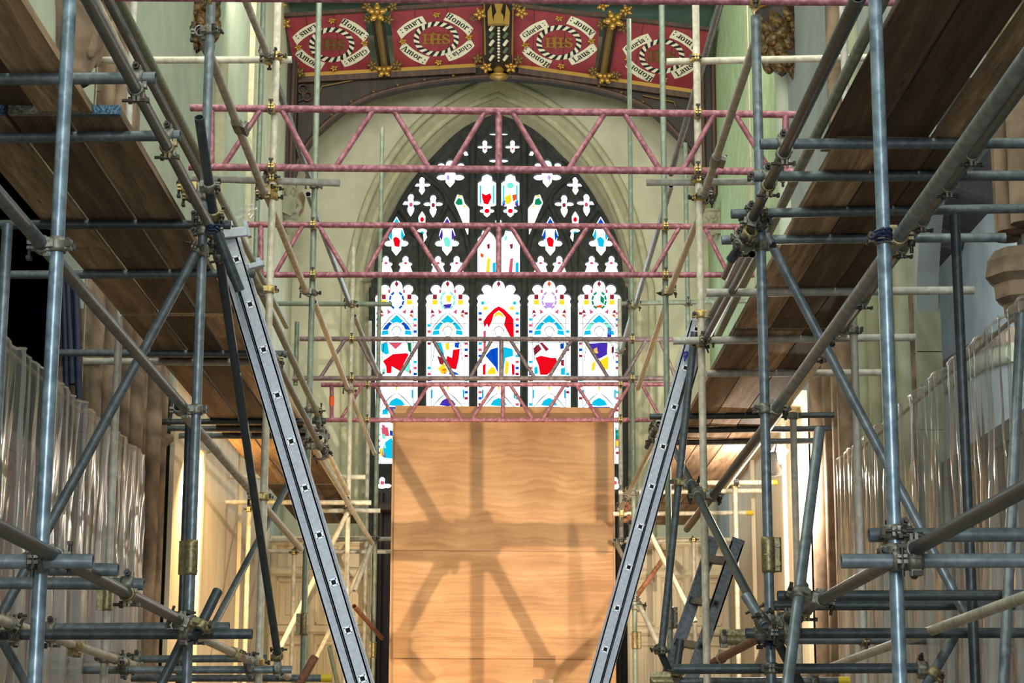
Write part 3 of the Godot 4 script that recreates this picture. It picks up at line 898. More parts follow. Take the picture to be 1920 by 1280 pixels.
	for r in mul:
		for s in [0, 1]:
			if s == 1 and r[0][0] == 934: continue
			var pth: Array = []
			for q2 in r:
				var v := w2(q2[0] if s == 0 else 1869.0 - q2[0], q2[1])
				pth.append(Vector3(v.x, v.y, -DT + 0.02))
			st = S()
			tube(st, smooth_path(pth, 5), 0.045 if r[0][1] > 600 else 0.03, 8)
			fin(st, "mullion" if r[0][1] > 600 else "tracery_bar", M.tracery, win)
	# sill and the wall below it
	st = S()
	lohi(st, Vector3(-1.66, 0, -DT - 0.5), Vector3(1.66, 4.9, -DT - 0.3))
	fin(st, "sill", M.dark_wood, win)
	st = S()
	lohi(st, Vector3(-1.9, 0, -DT - 0.6), Vector3(1.9, 9.9, -DT - 0.52))
	fin(st, "backing", M.black, win)

# ---------- painted ceilure and the roof truss ----------
func leafy(st: SurfaceTool, c: Vector3, r: float, n := 5, ph := 0.3) -> void:   # a carved leaf or flower boss facing the nave
	ball(st, c + Vector3(0, 0, r * 0.25), Vector3(r * 0.32, r * 0.32, r * 0.3))
	for k in n:
		var a := ph + TAU * k / n
		var dirv := Vector3(cos(a), sin(a), 0.0)
		var b := frame_of(dirv, Vector3.BACK)
		ball(st, c + dirv * r * 0.55, Vector3(r * 0.36, r * 0.44, r * 0.24), b, 7, 5)
		ball(st, c + dirv * r * 0.92 + Vector3(0, 0, r * 0.12), Vector3(r * 0.22, r * 0.17, r * 0.17), b, 6, 4)

func build_roof() -> void:
	var P := [
		[[532, 31], [683, 19], [696, 134], [556, 141], [622, 84]],
		[[730, 15], [905, 9], [905, 121], [742, 131], [818, 73]],
		[[956, 14], [1128, 27], [1113, 146], [955, 122], [1048, 80]],
		[[1160, 32], [1335, 58], [1310, 171], [1140, 151], [1241, 106]]]
	var words := [["Laus", "Honor", "Amor", "Gloria"], ["Laus", "Honor", "Amor", "Gloria"], ["Gloria", "Amor", "Honor", "Laus"], ["Gloria", "Amor", "Honor", "Laus"]]
	var where := ["beside the north wall post", "between the north leaf boss and the middle rib", "just south of the middle rib", "beside the south wall post"]
	for i in 4:
		var c: Array = P[i]
		var tl := at(c[0][0], c[0][1], 24.2); var tr := at(c[1][0], c[1][1], 24.2)
		var br := at(c[2][0], c[2][1], 24.95); var bl := at(c[3][0], c[3][1], 24.95)
		var n := ((tr - tl).cross(tl - bl) + (br - bl).cross(tr - br)).normalized()
		if n.z < 0: n = -n
		var o := (tl + tr + bl + br) * 0.25
		var t := thing("ceiling_panel", "crimson painted roof panel with rope ring and scrolls, " + where[i], "painted panel", o, "painted roof panels over the altar")
		var st := S()
		for q in 4:
			var w: Vector3 = on_plane(c[q][0], c[q][1], o, n)
			if q == 0: tl = w
			elif q == 1: tr = w
			elif q == 2: br = w
			else: bl = w
		hexa(st, [bl, br, tr, tl, bl - n * 0.04, br - n * 0.04, tr - n * 0.04, tl - n * 0.04])
		fin(st, "board", M.panel_red, t)
		for k in [0.27, 0.62]:   # joints of the boards
			st = S()
			bar(st, tl.lerp(tr, k) + n * 0.001, bl.lerp(br, k) + n * 0.001, 0.006, 0.004, n)
			fin(st, "joint", M.ink, t)
		var pp := func(x: float, y: float, h := 0.004) -> Vector3: return on_plane(x, y, o + n * h, n)
		var cx: float = c[4][0]; var cy: float = c[4][1]
		# ring of twisted rope, light and dark strands
		var N := 18
		for k in N * 2:
			var a0 := TAU * k / (N * 2); var a1 := TAU * (k + 1) / (N * 2)
			var tw := 0.16
			st = S()
			var q: Array = []
			for w in [[a0, 33.0, 24.0], [a1, 33.0, 24.0], [a1 + tw, 42.5, 32.5], [a0 + tw, 42.5, 32.5]]:
				q.append(pp.call(cx + w[1] * cos(w[0]), cy + w[2] * sin(w[0])))
			hexa(st, [q[0], q[1], q[2], q[3], q[0] - n * 0.004, q[1] - n * 0.004, q[2] - n * 0.004, q[3] - n * 0.004])
			fin(st, "rope_strand", M.ivory if k % 2 == 0 else M.ink, t)
		# scrolls with their words
		var so := [[-48, -25, -31], [44, -31, 33], [-43, 30, 32], [46, 24, -31]]
		for k in 4:
			var sx: float = cx + so[k][0]; var sy: float = cy + so[k][1]
			var an: float = deg_to_rad(so[k][2])
			var dx := Vector2(cos(an), sin(an)); var dn := Vector2(-sin(an), cos(an))
			var bend := 4.5 if so[k][1] < 0 else -4.5
			var top: Array = []; var bot: Array = []
			for j in 9:
				var u := -1.0 + j / 4.0
				var mid := Vector2(sx, sy) + dx * u * 28.0 + dn * bend * u * u
				top.append(mid - dn * 8.5); bot.append(mid + dn * 8.5)
			st = S()
			for j in 8:
				var q: Array = []
				for v in [bot[j], bot[j + 1], top[j + 1], top[j]]: q.append(pp.call(v.x, v.y))
				hexa(st, [q[0], q[1], q[2], q[3], q[0] - n * 0.004, q[1] - n * 0.004, q[2] - n * 0.004, q[3] - n * 0.004])
			var sc := fin(st, "scroll", M.ivory, t)
			var flip: bool = (k == 1 or k == 2) if i >= 2 else (k == 0 or k == 3)
			var a: Vector3 = pp.call(sx - dx.x * 24, sy - dx.y * 24, 0.006)
			var b: Vector3 = pp.call(sx + dx.x * 24, sy + dx.y * 24, 0.006)
			var ux := (b - a).normalized()
			if flip: ux = -ux
			var uy := n.cross(ux).normalized()
			var tm := TextMesh.new()
			tm.text = words[i][k] + " :"
			var f := SystemFont.new()
			f.font_names = PackedStringArray(["Droid Serif"])
			f.font_weight = 700
			tm.font = f
			tm.font_size = 32
			tm.pixel_size = 0.0034 if words[i][k].length() < 6 else 0.0029
			tm.depth = 0.003
			var mi := put(tm, "lettering", M.ink, t)
			var s0: Vector3 = pp.call(sx, sy)
			var s1: Vector3 = pp.call(sx + dn.x * bend * 0.3, sy + dn.y * bend * 0.3)
			mi.transform = Transform3D(Basis(ux, uy, n), (a + b) * 0.5 + s1 - s0 - t.position)
		# gilt monogram and stars
		var tm2 := TextMesh.new()
		tm2.text = "IHS"
		var f2 := SystemFont.new()
		f2.font_names = PackedStringArray(["Droid Serif"])
		f2.font_weight = 700
		tm2.font = f2
		tm2.font_size = 40
		tm2.pixel_size = 0.0052
		tm2.depth = 0.012
		var mo := put(tm2, "monogram", M.gilt if i in [1, 2] else M.gilt_dull, t)
		var mx0: Vector3 = pp.call(cx - 20, cy)
		var mx1: Vector3 = pp.call(cx + 20, cy)
		var mx := (mx1 - mx0).normalized()
		mo.transform = Transform3D(Basis(mx, n.cross(mx).normalized(), n), pp.call(cx, cy, 0.008) - t.position)
		st = S()
		bar(st, pp.call(cx - 24, cy + 1, 0.008), pp.call(cx + 24, cy + 1, 0.008), 0.014, 0.008, n)
		bar(st, pp.call(cx - 6, cy - 14, 0.008), pp.call(cx - 6, cy + 12, 0.008), 0.014, 0.008, n)
		bar(st, pp.call(cx - 11, cy - 10, 0.008), pp.call(cx - 1, cy - 10, 0.008), 0.012, 0.008, n)
		fin(st, "monogram_cross", M.gilt if i in [1, 2] else M.gilt_dull, t)
		for s in [[0, -46], [61, -4], [4, 43], [-63, 4]]:
			st = S()
			leafy(st, pp.call(cx + s[0], cy + s[1], 0.01), 0.05, 6)
			fin(st, "star", M.gilt, t)
	# timber frame: ribs, cornice, braces, wall posts
	var tr := thing("roof_truss", "dark carved oak roof truss with arched braces framing the altar window", "roof truss", at(934, 130, 25.0))
	var st := S()
	slab(st, [[530, 352], [547, 346], [560, 300], [590, 252], [640, 208], [700, 178], [770, 160], [850, 148], [934, 141], [934, 124], [892, 127], [750, 137], [690, 140], [600, 146], [530, 150]], 25.0, 0.22)
	fin(st, "arched_brace", M.dark_wood, tr)
	st = S()
	slab(st, [[1340, 372], [1326, 362], [1308, 310], [1275, 257], [1225, 208], [1165, 179], [1100, 162], [1020, 149], [934, 141], [934, 124], [972, 127], [1107, 149], [1162, 156], [1295, 173], [1340, 180]], 25.0, 0.22)
	fin(st, "arched_brace", M.dark_wood, tr)
	for side in [[[545, 350], [560, 300], [590, 252], [640, 208], [700, 178], [770, 160], [850, 148], [934, 141]], [[1326, 362], [1308, 310], [1275, 257], [1225, 208], [1165, 179], [1100, 162], [1020, 149], [934, 141]]]:
		var pth: Array = []
		for q in side: pth.append(at(q[0], q[1], 24.97))
		st = S()
		tube(st, smooth_path(pth, 4), 0.035, 8)
		fin(st, "brace_moulding", M.brown_wood, tr)
		var pm := smooth_path(pth, 3)
		for k in range(4, pm.size() - 1, 2):
			st = S()
			ball(st, pm[k] + Vector3(0, 0.035, 0.03), Vector3(0.026, 0.02, 0.02), Basis.IDENTITY, 6, 5)
			fin(st, "boss_stud", M.gilt_dull, tr)
	for e in [[[545, 141], [892, 122]], [[972, 123], [1310, 172]]]:
		st = S()
		bar(st, at(e[0][0], e[0][1] + 1, 24.93), at(e[1][0], e[1][1] + 1, 24.93), 0.05, 0.035, Vector3.BACK)
		fin(st, "gilt_moulding", M.gilt, tr)
		st = S()
		bar(st, at(e[0][0], e[0][1] + 9, 24.95), at(e[1][0], e[1][1] + 9, 24.95), 0.10, 0.07, Vector3.BACK)
		fin(st, "cornice", M.brown_wood, tr)
	for e in [[[520, 30], [905, 6]], [[956, 9], [1345, 57]]]:
		st = S()
		bar(st, at(e[0][0], e[0][1], 24.18), at(e[1][0], e[1][1], 24.18), 0.045, 0.06, Vector3.BACK)
		fin(st, "purlin", M.brown_wood, tr)
	for e in [[[707, 28], [722, 130]], [[1147, 38], [1130, 146]]]:
		st = S()
		tube(st, [at(e[0][0], e[0][1], 24.15), at(e[1][0], e[1][1], 24.9)], 0.05, 10)
		fin(st, "rib", M.gilt_dull, tr)
		for s in [-1, 1]:
			st = S()
			tube(st, [at(e[0][0] + s * 9, e[0][1], 24.17), at(e[1][0] + s * 9, e[1][1], 24.92)], 0.02, 8)
			fin(st, "rib_roll", M.dark_wood, tr)
	# middle rib with beads and twisted rolls
	st = S()
	hexa(st, [at(908, 134, 24.9), at(960, 134, 24.9), at(962, 6, 24.1), at(906, 6, 24.1), at(908, 134, 25.0), at(960, 134, 25.0), at(962, 6, 24.2), at(906, 6, 24.2)])
	fin(st, "middle_rib", M.dark_wood, tr)
	for k in 13:
		st = S()
		ball(st, at(935, 52 + k * 5.6, 24.3 + k * 0.044), Vector3(0.022, 0.016, 0.022), Basis.IDENTITY, 6, 5)
		fin(st, "bead", M.ivory, tr)
	for s in [-1.0, 1.0]:
		for k in 5:
			st = S()
			bar(st, at(935 + s * 13 - 3, 57 + k * 14.0, 24.33 + k * 0.11), at(935 + s * 13 + 3, 48 + k * 14.0, 24.26 + k * 0.11), 0.035, 0.03, Vector3.BACK)
			fin(st, "rope_strand", M.ivory if k % 2 == 0 else M.moss, tr)
		st = S()
		bar(st, at(935 + s * 25, 130, 24.9), at(935 + s * 27, 8, 24.1), 0.02, 0.03, Vector3.BACK)
		fin(st, "gilt_moulding", M.gilt, tr)
		st = S()
		extr(st, px_poly([[935 + s * 8, 44], [935 + s * 20, 46], [935 + s * 21, 22], [935 + s * 14, 8], [935 + s * 12, 30]], 24.1), Vector3(0, 0, -24.1), Vector3.RIGHT, Vector3.UP, 0.06)
		fin(st, "crest_leaf", M.gilt, tr)
	st = S()
	extr(st, px_poly([[926, 44], [944, 44], [944, 30], [939, 22], [943, 8], [935, 0], [927, 8], [931, 22], [926, 30]], 24.08), Vector3(0, 0, -24.08), Vector3.RIGHT, Vector3.UP, 0.08)
	fin(st, "crest_leaf", M.gilt, tr)
	st = S()
	lathe(st, at(935, 146, 24.86), [Vector2(0.001, -0.02), Vector2(0.12, 0.0), Vector2(0.13, 0.03), Vector2(0.06, 0.06), Vector2(0.075, 0.11), Vector2(0.03, 0.16), Vector2(0.001, 0.17)], 14)
	fin(st, "pendant_boss", M.gilt, tr)
	# leaf bosses
	for q in [[707, 24, 0.13, 24.05], [690, 35, 0.07, 24.2], [728, 36, 0.07, 24.2], [688, 12, 0.07, 24.1], [736, 12, 0.07, 24.1], [720, 131, 0.11, 24.83], [698, 122, 0.07, 24.85], [744, 122, 0.07, 24.85], [1151, 38, 0.13, 24.05], [1130, 10, 0.08, 24.1], [1175, 20, 0.08, 24.1],
		[1128, 46, 0.07, 24.2], [1168, 52, 0.07, 24.2], [1134, 144, 0.11, 24.83], [1112, 132, 0.07, 24.85], [1156, 140, 0.07, 24.85], [900, 26, 0.08, 24.1], [888, 34, 0.05, 24.2], [978, 24, 0.08, 24.1], [968, 12, 0.07, 24.1], [896, 110, 0.07, 24.8], [912, 126, 0.08, 24.82], [972, 112, 0.07, 24.8], [958, 126, 0.08, 24.82],
		[534, 44, 0.08, 24.2], [526, 8, 0.08, 24.1], [548, 128, 0.10, 24.8], [562, 136, 0.07, 24.8], [1312, 160, 0.08, 24.8]]:
		st = S()
		leafy(st, at(q[0], q[1], q[3]), q[2], 5, q[0] * 0.1)
		fin(st, "leaf_boss", M.gilt if q[2] > 0.075 else M.gilt_dull, tr)
	# spandrel carving: trefoil rings in the braces
	for q in [[568, 176, 1.0], [1300, 205, -1.0]]:
		for k in 3:
			var a := TAU * k / 3.0 + 0.5
			st = S()
			var c := at(q[0] + 9 * cos(a), q[1] + 9 * sin(a), 24.96)
			var pth: Array = []
			for j in 11: pth.append(c + Vector3(cos(TAU * j / 10.0), sin(TAU * j / 10.0), 0) * 0.062)
			tube(st, pth, 0.016, 6, false)
			fin(st, "trefoil", M.brown_wood, tr)
		st = S()
		leafy(st, at(q[0], q[1], 24.96), 0.04, 5)
		fin(st, "trefoil_flower", M.gilt_dull, tr)
		st = S()
		var v0 := at(q[0] + q[2] * 32, q[1] - 5, 24.97)
		tube(st, [v0, at(q[0] + q[2] * 36, q[1] - 14, 24.97), at(q[0] + q[2] * 95, q[1] - 26, 24.97)], 0.014, 6)
		fin(st, "tracery_line", M.gilt_dull, tr)
	for s in [[543.0, 352.0], [1324.0, 372.0]]:
		var a := at(s[0], 120, 24.9); var b := at(s[0], s[1], 24.9)
		b.x = a.x; b.z = a.z
		st = S()
		box(st, (a + b) * 0.5, Vector3(0.24, a.y - b.y, 0.3))
		fin(st, "wall_post", M.dark_wood, tr)
		for k in [-0.07, 0.07]:
			st = S()
			tube(st, [a + Vector3(k, 0, 0.17), b + Vector3(k, 0, 0.17)], 0.035, 8)
			fin(st, "post_roll", M.brown_wood, tr)
	# teal ceiling boards next to the truss
	var cb := struct_root("trim_4")
	for k in 12:
		st = S()
		lohi(st, Vector3(-2.8 + k * 0.47, 11.12, -24.15), Vector3(-2.8 + k * 0.47 + 0.455, 11.17, -12))
		fin(st, "board", M.panel_teal, cb)
	# carved corbels
	corbel_angel(541, 384, "weathered stone angel corbel holding a shield beneath the north wall post")
	corbel_leaf(1333, 424, 24.6, 0.13, M.carved, "small carved stone corbel beneath the south wall post", 0.9)
	corbel_leaf(371, 40, 17.6, 0.24, M.gilt_dull, "dark gilded carved roof corbel on the north wall behind the coupler knot", 1.0)
	corbel_leaf(1464, 82, 18.5, 0.26, M.gilt_dull, "dark gilded carved roof corbel on the south wall beneath an oak bracket", 1.0)
	var ob := thing("oak_bracket", "short dark oak wall post standing on the gilded south corbel", "wall post", at(1470, 40, 18.5))
	st = S()
	var c0 := at(1468, 28, 18.5)
	box(st, c0 + Vector3(0.18, 0.1, 0), Vector3(0.5, 0.5, 0.24))
	box(st, c0 + Vector3(0.18, -0.12, 0), Vector3(0.56, 0.06, 0.3))
	fin(st, "post", M.dark_wood, ob)
	st = S()
	extr(st, PackedVector2Array([Vector2(-0.05, -0.06), Vector2(0.05, -0.06), Vector2(0.05, 0.05), Vector2(0, 0.11), Vector2(-0.05, 0.05)]), c0 + Vector3(0.02, 0.02, 0.135), Vector3.RIGHT, Vector3.UP, 0.02)
	fin(st, "blind_arch", M.brown_wood, ob)

func corbel_leaf(px: float, py: float, d: float, r: float, mat: Material, label: String, flat: float) -> void:
	var c := at(px, py, d)
	var s := signf(c.x)
	var t := thing("carved_corbel", label, "corbel", c)
	var st := S()
	lathe(st, c + Vector3(0, -r * 1.3, 0), [Vector2(0.01, 0.0), Vector2(r * 0.30, r * 0.2), Vector2(r * 0.62, r * 0.9), Vector2(r * 0.8, r * 1.7), Vector2(r * 0.95, r * 2.4), Vector2(r * 0.95, r * 2.6), Vector2(0.01, r * 2.6)], 12)
	var gap := maxf(2.845 - absf(c.x), 0.06)
	box(st, c + Vector3(s * gap * 0.5, r * 0.2, 0), Vector3(gap, r * 2.2, r * 1.4))
	fin(st, "core", M.dark_wood if mat == M.gilt_dull else mat, t)
	st = S()
	for k in 26:
		var a := -0.3 + 3.7 * fmod(k * 0.618, 1.0)
		var h := -1.1 + 2.1 * k / 26.0
		var o := Vector3(cos(a) * r * (0.62 + 0.12 * h), h * r, absf(sin(a)) * r * (0.66 + 0.12 * h))
		ball(st, c + o, Vector3(r * 0.26, r * 0.42, r * 0.24), Basis(Vector3.BACK, 0.9 * sin(k * 2.1)), 8, 6)
		ball(st, c + o + Vector3(0.05 * r * sin(k * 1.3), -r * 0.24, r * 0.10), Vector3(r * 0.16, r * 0.13, r * 0.16), Basis.IDENTITY, 6, 4)
	fin(st, "leaf_carving", M.gilt_dark if mat == M.gilt_dull else mat, t)
	st = S()
	lathe(st, c + Vector3(0, r * 1.25, 0), [Vector2(r * 0.95, 0.0), Vector2(r * 1.1, r * 0.1), Vector2(r * 1.1, r * 0.3), Vector2(0.01, r * 0.3)], 12)
	fin(st, "abacus", M.gilt if mat == M.gilt_dull else mat, t)

func corbel_angel(px: float, py: float, label: String) -> void:
	var c := at(px, py, 24.75)
	var t := thing("angel_corbel", label, "corbel", c)
	var st := S()
	# one body: robe, shoulders, neck, head
	lathe(st, c + Vector3(0.01, -0.20, 0), [Vector2(0.01, -0.04), Vector2(0.10, 0.0), Vector2(0.135, 0.1), Vector2(0.13, 0.2), Vector2(0.10, 0.27), Vector2(0.045, 0.29), Vector2(0.045, 0.31), Vector2(0.07, 0.34), Vector2(0.075, 0.39), Vector2(0.055, 0.44), Vector2(0.01, 0.46)], 14)
	ball(st, c + Vector3(0.035, 0.17, 0.072), Vector3(0.014, 0.02, 0.016), Basis.IDENTITY, 6, 5)
	for s in [-1.0, 1.0]: ball(st, c + Vector3(0.03 + s * 0.026, 0.195, 0.066), Vector3(0.012, 0.008, 0.01), Basis.IDENTITY, 6, 4)
	ball(st, c + Vector3(0.033, 0.138, 0.066), Vector3(0.02, 0.006, 0.01), Basis.IDENTITY, 6, 4)
	for s in [-1.0, 1.0]:
		tube(st, smooth_path([c + Vector3(s * 0.11, 0.05, 0.03), c + Vector3(s * 0.15, -0.05, 0.07), c + Vector3(s * 0.09, -0.13, 0.13)], 4), 0.035, 8)
		ball(st, c + Vector3(s * 0.085, -0.13, 0.14), Vector3(0.03, 0.022, 0.026), Basis.IDENTITY, 6, 5)
	fin(st, "figure", M.carved, t)
	st = S()
	for k in 7: ball(st, c + Vector3(0.01 + 0.07 * cos(k * 0.52), 0.20 + 0.05 * sin(k * 0.52), 0.02 + 0.02 * (k % 2)), Vector3(0.03, 0.028, 0.03), Basis.IDENTITY, 6, 5)
	fin(st, "hair", M.carved, t)
	st = S()
	extr(st, PackedVector2Array([Vector2(-0.09, 0.08), Vector2(0.11, 0.06), Vector2(0.115, -0.08), Vector2(0.05, -0.19), Vector2(-0.08, -0.13)]), c + Vector3(0, 0, 0.16), Vector3.RIGHT, Vector3.UP, 0.035)
	fin(st, "shield", M.stone_green, t)
	st = S()
	for s in [-1.0, 1.0]:
		extr(st, PackedVector2Array([Vector2(s * 0.08, -0.05), Vector2(s * 0.12, 0.15), Vector2(s * 0.17, 0.19), Vector2(s * 0.21, 0.12), Vector2(s * 0.19, -0.06), Vector2(s * 0.14, -0.14)]), c + Vector3(0, 0, -0.02), Vector3.RIGHT, Vector3.UP, 0.05)
	fin(st, "wings", M.stone_brown, t)
	st = S()
	lathe(st, c + Vector3(0.01, -0.34, -0.02), [Vector2(0.01, -0.06), Vector2(0.07, 0.0), Vector2(0.11, 0.08), Vector2(0.12, 0.12), Vector2(0.01, 0.12)], 12)
	fin(st, "pendant", M.carved, t)

# ---------- piers and shafts ----------
func shaft(st: SurfaceTool, x: float, d: float, y0: float, y1: float, r: float) -> void:
	tube(st, [Vector3(x, y0, -d), Vector3(x, y1, -d)], r, 12)

func build_stone() -> void:
	for s in [-1.0, 1.0]:
		var far := 16.3 if s < 0 else 17.4
		var root := struct_root("trim_%d" % (5 if s < 0 else 6))
		var low: Material = M.stone_brown
		# coursed facing blocks of the pier
		var y := 0.0
		var row := 0
		while y < 6.4:
			var h := 0.42 + 0.06 * (row % 3)
			var cuts := [13.35, 14.5 + 0.3 * (row % 2), 15.5 + 0.25 * (row % 2), far]
			for k in 3:
				if k > 0 and y > 5.0: continue
				var st := S()
				box(st, Vector3(s * 2.86, y + h * 0.5, -(cuts[k] + cuts[k + 1]) * 0.5), Vector3(0.10, h - 0.008, cuts[k + 1] - cuts[k] - 0.008))
				fin(st, "stone", low if s < 0 or y < 4.4 else M.stone_green, root)  # low on the south pier the brown is warm light put into the stone
				if k == 0:
					st = S()
					box(st, Vector3(s * 2.93, y + h * 0.5, -13.285), Vector3(0.17, h - 0.008, 0.03))
					fin(st, "jamb_stone", low if s < 0 else M.stone_green, root)
			y += h
			row += 1
		for q in [[13.42, 0.07, 8.1 if s < 0 else 5.3], [13.68, 0.11, 8.1 if s < 0 else 5.3], [13.98, 0.07, 8.1 if s < 0 else 5.3], [14.4, 0.08, 5.3], [14.75, 0.12, 5.3], [15.1, 0.08, 5.3 if s < 0 else 8.1], [15.5, 0.13, 5.3 if s < 0 else 8.1], [15.95, 0.10, 5.3]] + ([] if s < 0 else [[16.4, 0.10, 5.3], [16.9, 0.13, 5.3]]):
			var st := S()
			shaft(st, s * 2.80, q[0], 0.0, q[2], q[1])
			fin(st, "shaft", low if s < 0 or q[0] > 15.1 else M.stone_green, root)  # brown of the far south shafts carries the warm light
		for q in ([[12.25, 0.24]] if s < 0 else []):
			var st := S()
			lathe(st, Vector3(s * 2.80, 5.86, -q[0]), [Vector2(0.13, 0.0), Vector2(0.17, 0.03), Vector2(0.14, 0.08), Vector2(0.20, 0.22), Vector2(q[1], 0.42), Vector2(q[1] + 0.04, 0.5), Vector2(q[1] + 0.04, 0.58), Vector2(0.05, 0.58)], 14)
			for k in 6: ball(st, Vector3(s * (2.80 - 0.17 * cos(k - 2.5)), 6.10, -q[0] + 0.17 * sin(k - 2.5)), Vector3(0.05, 0.11, 0.05), Basis.IDENTITY, 6, 5)
			fin(st, "capital", low, root)
		# wall shafts further up the chancel
		var st2 := S()
		shaft(st2, s * 2.82, 18.9, 0.0, 8.4, 0.09)
		fin(st2, "shaft", M.stone_pale if s < 0 else M.plaster_green, root)
		st2 = S()
		lohi(st2, Vector3(minf(s * 2.79, s * 2.86), 0, -21.6), Vector3(maxf(s * 2.79, s * 2.86), 11.3, -21.35))
		fin(st2, "pilaster", M.stone_pale, root)
	# south chancel wall plaster, green light put into its colour
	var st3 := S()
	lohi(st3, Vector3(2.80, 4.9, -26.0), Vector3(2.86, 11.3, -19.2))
	struct(st3, "wall_chancel_south", M.plaster_green_lit)
	st3 = S()
	lohi(st3, Vector3(-2.86, 4.9, -26.0), Vector3(-2.80, 11.3, -21.7))
	struct(st3, "wall_chancel_north", M.plaster)
	# hanging wall shafts on a moulded corbel by the next south arch
	var c := Vector3(2.84, 4.3, -10.45)
	var sh := struct_root("trim_7")
	st3 = S()
	for k in 3: shaft(st3, 2.80 - 0.03 * (1 - absi(k - 1)), 10.25 + k * 0.17, 4.4, 8.0, 0.075)
	fin(st3, "shaft", M.stone_brown, sh)
	st3 = S()
	lathe(st3, c + Vector3(0, -0.52, 0), [Vector2(0.02, 0.0), Vector2(0.06, 0.04), Vector2(0.075, 0.14), Vector2(0.12, 0.16), Vector2(0.125, 0.22), Vector2(0.165, 0.25), Vector2(0.17, 0.33), Vector2(0.215, 0.37), Vector2(0.20, 0.46), Vector2(0.16, 0.52), Vector2(0.05, 0.54)], 8, Basis.IDENTITY, false)
	fin(st3, "corbel", M.stone_brown, sh)
	# stone bracket on the north pier
	var b := thing("stone_bracket", "small dark carved stone bracket jutting from the north pier under the deck", "bracket", at(302, 836, 16.0))
	st3 = S()
	var bp := at(302, 836, 16.0)
	lathe(st3, bp + Vector3(-0.03, -0.08, 0), [Vector2(0.02, 0), Vector2(0.07, 0.03), Vector2(0.08, 0.08), Vector2(0.13, 0.12), Vector2(0.13, 0.17), Vector2(0.01, 0.17)], 10)
	box(st3, bp + Vector3(-0.18, 0.02, 0), Vector3(0.3, 0.16, 0.16))
	fin(st3, "bracket", M.stone_brown, b)

# ---------- cream panelling behind the decks ----------
func framed(root: Node3D, c: Vector3, w: float, h: float, b: Basis) -> void:   # a recessed panel with its moulded frame
	var st := S()
	for k in [[0, h * 0.5, w, 0.05], [0, -h * 0.5, w, 0.05]]: cbox(st, c + b * Vector3(k[0], k[1], 0), Vector3(k[2], k[3], 0.05), 0.015, b)
	for k in [-1.0, 1.0]: cbox(st, c + b * Vector3(k * w * 0.5, 0, 0), Vector3(0.05, h, 0.05), 0.015, b)
	fin(st, "panel_frame", M.cream, root)
	st = S()
	cbox(st, c + b * Vector3(0, 0, -0.012), Vector3(w - 0.16, h - 0.16, 0.03), 0.02, b)
	fin(st, "panel", M.cream, root)

func build_screens() -> void:
	for s in [-1.0, 1.0]:
		var d0 := 16.35 if s < 0 else 17.45
		var t := thing("wall_lining", ("cream boarding lining the north chancel wall, glaring under a yellow lamp" if s < 0 else "cream boarding lining the south chancel wall, glaring under a white lamp"), "wall lining", Vector3(s * 2.7, 0, -d0))
		var n := 5
		for k in n:
			var a := d0 + (23.3 - d0) * k / n; var b2 := d0 + (23.3 - d0) * (k + 1) / n
			var st := S()
			box(st, Vector3(s * 2.72, 2.35, -(a + b2) * 0.5), Vector3(0.04, 4.7, b2 - a - 0.006))
			fin(st, "board", M.cream, t)
		for k in [1, 3]:
			var a: float = d0 + (23.3 - d0) * float(k) / n
			var st := S()
			lohi(st, Vector3(minf(s * 2.66, s * 2.72), 0, -a - 0.06), Vector3(maxf(s * 2.66, s * 2.72), 4.7, -a + 0.06))
			fin(st, "stile", M.cream, t)
		var st := S()
		lohi(st, Vector3(minf(s * 2.62, s * 2.74), 4.7, -23.3), Vector3(maxf(s * 2.62, s * 2.74), 4.82, -d0))
		fin(st, "capping", M.cream, t)
		# return screen across the aisle end
		var r := thing("panelled_screen", ("cream panelled screen closing the north side, left of the plywood hoarding" if s < 0 else "cream panelled screen closing the south side, right of the plywood hoarding"), "screen", Vector3(s * 2.1, 0, -23.4))
		st = S()
		lohi(st, Vector3(minf(s * 1.5, s * 2.7), 0, -23.46), Vector3(maxf(s * 1.5, s * 2.7), 4.15, -23.40))
		fin(st, "backboard", M.cream, r)
		for y in [4.08, 3.72, 3.05]:
			st = S()
			cbox(st, Vector3(s * 2.1, y, -23.36), Vector3(1.2, 0.10, 0.10), 0.03)
			fin(st, "rail", M.cream, r)
		for x in [1.55, 1.86, 2.2, 2.65]:
			st = S()
			cbox(st, Vector3(s * x, 2.05, -23.37), Vector3(0.09, 4.0, 0.06), 0.02)
			fin(st, "stile", M.cream, r)
		for x in [1.705, 2.03, 2.425]:
			framed(r, Vector3(s * x, 1.75, -23.39), 0.22 if x < 2.4 else 0.34, 2.3, Basis.IDENTITY)
			framed(r, Vector3(s * x, 3.38, -23.39), 0.22 if x < 2.4 else 0.34, 0.5, Basis.IDENTITY)
		# dark oak reredos behind the hoarding
		var q := thing("oak_reredos", ("dark oak altar panelling showing in the gap beside the north edge of the hoarding" if s < 0 else "dark oak altar panelling showing in the gap beside the south edge of the hoarding"), "panelling", Vector3(s * 1.3, 0, -24.4))
		st = S()
		lohi(st, Vector3(minf(s * 0.9, s * 1.5), 0, -24.5), Vector3(maxf(s * 0.9, s * 1.5), 4.85, -24.4))
		fin(st, "panel", M.dark_wood, q)
		for x in [1.05, 1.25, 1.46]:
			st = S()
			cbox(st, Vector3(s * x, 2.4, -24.37), Vector3(0.07, 4.8, 0.07), 0.02)
			fin(st, "stile", M.dark_wood, q)
		st = S()
		cbox(st, Vector3(s * 1.2, 4.6, -24.35), Vector3(0.62, 0.12, 0.14), 0.03)
		fin(st, "cornice", M.brown_wood, q)

